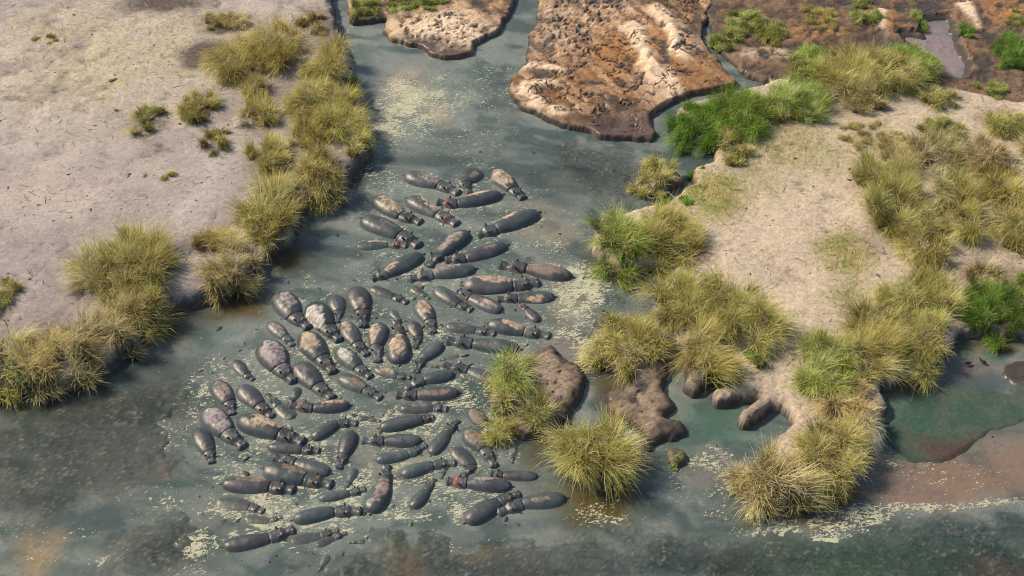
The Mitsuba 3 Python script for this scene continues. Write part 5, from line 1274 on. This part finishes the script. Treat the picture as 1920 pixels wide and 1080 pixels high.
# ---------------------------------------------------------------- blue-green shrub at the left edge
def shrub(cx, cy, cz):
    rng = np.random.default_rng(77)
    sv, sf, lv, lf, lc, ns_, nl = [], [], [], [], [], 0, 0
    for _ in range(34):
        a = rng.normal(-.9, 1.0)
        ln = rng.uniform(.9, 2.1)
        tau = np.linspace(0, 1, 9)
        th = rng.uniform(.2, .7) + rng.uniform(1.2, 2.3) * tau
        r = np.cumsum(np.sin(th)) * ln / 9
        zt = np.cumsum(np.cos(th)) * ln / 9
        P = np.column_stack([cx + rng.normal(0, .3) + r * math.cos(a), cy + rng.normal(0, .25) + r * math.sin(a), cz + zt])
        for d, w in ((np.array([-math.sin(a), math.cos(a), 0]), .018), (np.array([0, 0, 1.]), .018)):
            vv = np.concatenate([P - d * w, P + d * w])
            i = np.arange(8)
            sv.append(vv)
            sf.append(np.concatenate([np.stack([i, i + 1, i + 10], 1), np.stack([i, i + 10, i + 9], 1)]) + ns_)
            ns_ += 18
        m = 90
        at = rng.uniform(.15, 1, m) * 8
        B = np.stack([np.interp(at, np.arange(9), P[:, q]) for q in range(3)], 1)
        D = rng.normal(0, 1, (m, 3))
        D /= np.linalg.norm(D, axis=1, keepdims=True)
        E = np.cross(D, rng.normal(0, 1, (m, 3)))
        E /= np.linalg.norm(E, axis=1, keepdims=True)
        l = rng.uniform(.07, .14, (m, 1))
        q4 = np.stack([B, B + D * l * .5 + E * l * .28, B + D * l, B + D * l * .5 - E * l * .28], 1)
        lv.append(q4.reshape(-1, 3))
        lf.append(((np.arange(m) * 4)[:, None, None] + np.array([[0, 1, 2], [0, 2, 3]])).reshape(-1, 3) + nl)
        lc.append(np.repeat(np.array([.075, .175, .135]) * np.exp(rng.normal(0, .3, (m, 1))), 4, 0))
        nl += 4 * m
    return (np.vstack(sv), np.vstack(sf)), (np.vstack(lv), np.vstack(lf), np.vstack(lc))


(sv, sf), (lv, lf, lc) = shrub(*SHRUB)
scene['bark'] = {'type': 'twosided', 'bsdf': {'type': 'diffuse', 'reflectance': {'type': 'rgb', 'value': [.10, .07, .05]}}}
scene['shrub__stem'] = mikit.ply((sv, sf), 'bark')
scene['shrub__foliage'] = mikit.ply((lv, lf), 'grass_blade', color=np.clip(lc, .01, .5))
labels['shrub'] = {'label': 'blue-green leafy shrub hanging down the bank at the left edge', 'category': 'shrub'}


# ---------------------------------------------------------------- small wading birds
def lathe(P, rad, sides=12):
    P, rad = np.asarray(P, float), np.asarray(rad, float)
    d = np.gradient(P, axis=0)
    d /= np.linalg.norm(d, axis=1, keepdims=True)
    A = np.cross(d, [0, 1.0, 0])
    A /= np.linalg.norm(A, axis=1, keepdims=True)
    B = np.cross(d, A)
    th = np.arange(sides) * 2 * np.pi / sides
    v = P[:, None] + rad[:, None, None] * (np.cos(th)[None, :, None] * A[:, None] + np.sin(th)[None, :, None] * B[:, None])
    i, j = np.meshgrid(np.arange(len(P) - 1), np.arange(sides), indexing='ij')
    q = np.stack([i * sides + j, i * sides + (j + 1) % sides, (i + 1) * sides + (j + 1) % sides, (i + 1) * sides + j], -1).reshape(-1, 4)
    return v.reshape(-1, 3), np.vstack([q[:, [0, 1, 2]], q[:, [0, 2, 3]]])


scene['dark_plumage'] = {'type': 'principled', 'base_color': mikit.proc(lambda p, n, uv: mikit.mix((.016, .016, .018), (.035, .03, .026), mikit.noise(p.x * 60, p.y * 60, p.z * 60))), 'roughness': .6}
scene['bird_horn'] = {'type': 'principled', 'base_color': {'type': 'rgb', 'value': [.10, .07, .04]}, 'roughness': .5}
body = lathe([(-.22, 0, .13), (-.19, 0, .135), (-.12, 0, .15), (-.04, 0, .165), (.04, 0, .17), (.10, 0, .18), (.135, 0, .21), (.15, 0, .25), (.165, 0, .285), (.185, 0, .30), (.205, 0, .298), (.215, 0, .295)],
             [.008, .02, .05, .075, .078, .062, .04, .028, .032, .034, .022, .006])
beak = lathe([(.21, 0, .296), (.235, 0, .292), (.27, 0, .286)], [.011, .008, .002], 6)
leg = lambda sgn: lathe([(-.005, .03 * sgn, .115), (0.0, .032 * sgn, .05), (-.004, .032 * sgn, -.08)], [.010, .006, .006], 5)
for k, ((x, y), rot, text) in enumerate(BIRDS):
    key = 'bird' + (f'_{k:03d}' if k else '')
    M = T().translate([x, y, 0.0]).rotate([0, 0, 1], rot)
    scene[key + '__body'] = mikit.ply(body, 'dark_plumage', smooth=True, to_world=M)
    scene[key + '__beak'] = mikit.ply(beak, 'bird_horn', smooth=True, to_world=M)
    for q, sgn in enumerate((-1, 1)):
        scene[key + '__leg' + ('_001' if q else '')] = mikit.ply(leg(sgn), 'bird_horn', smooth=True, to_world=M)
    labels[key] = {'label': text, 'category': 'bird', 'group': 'small birds wading in the shallows'}
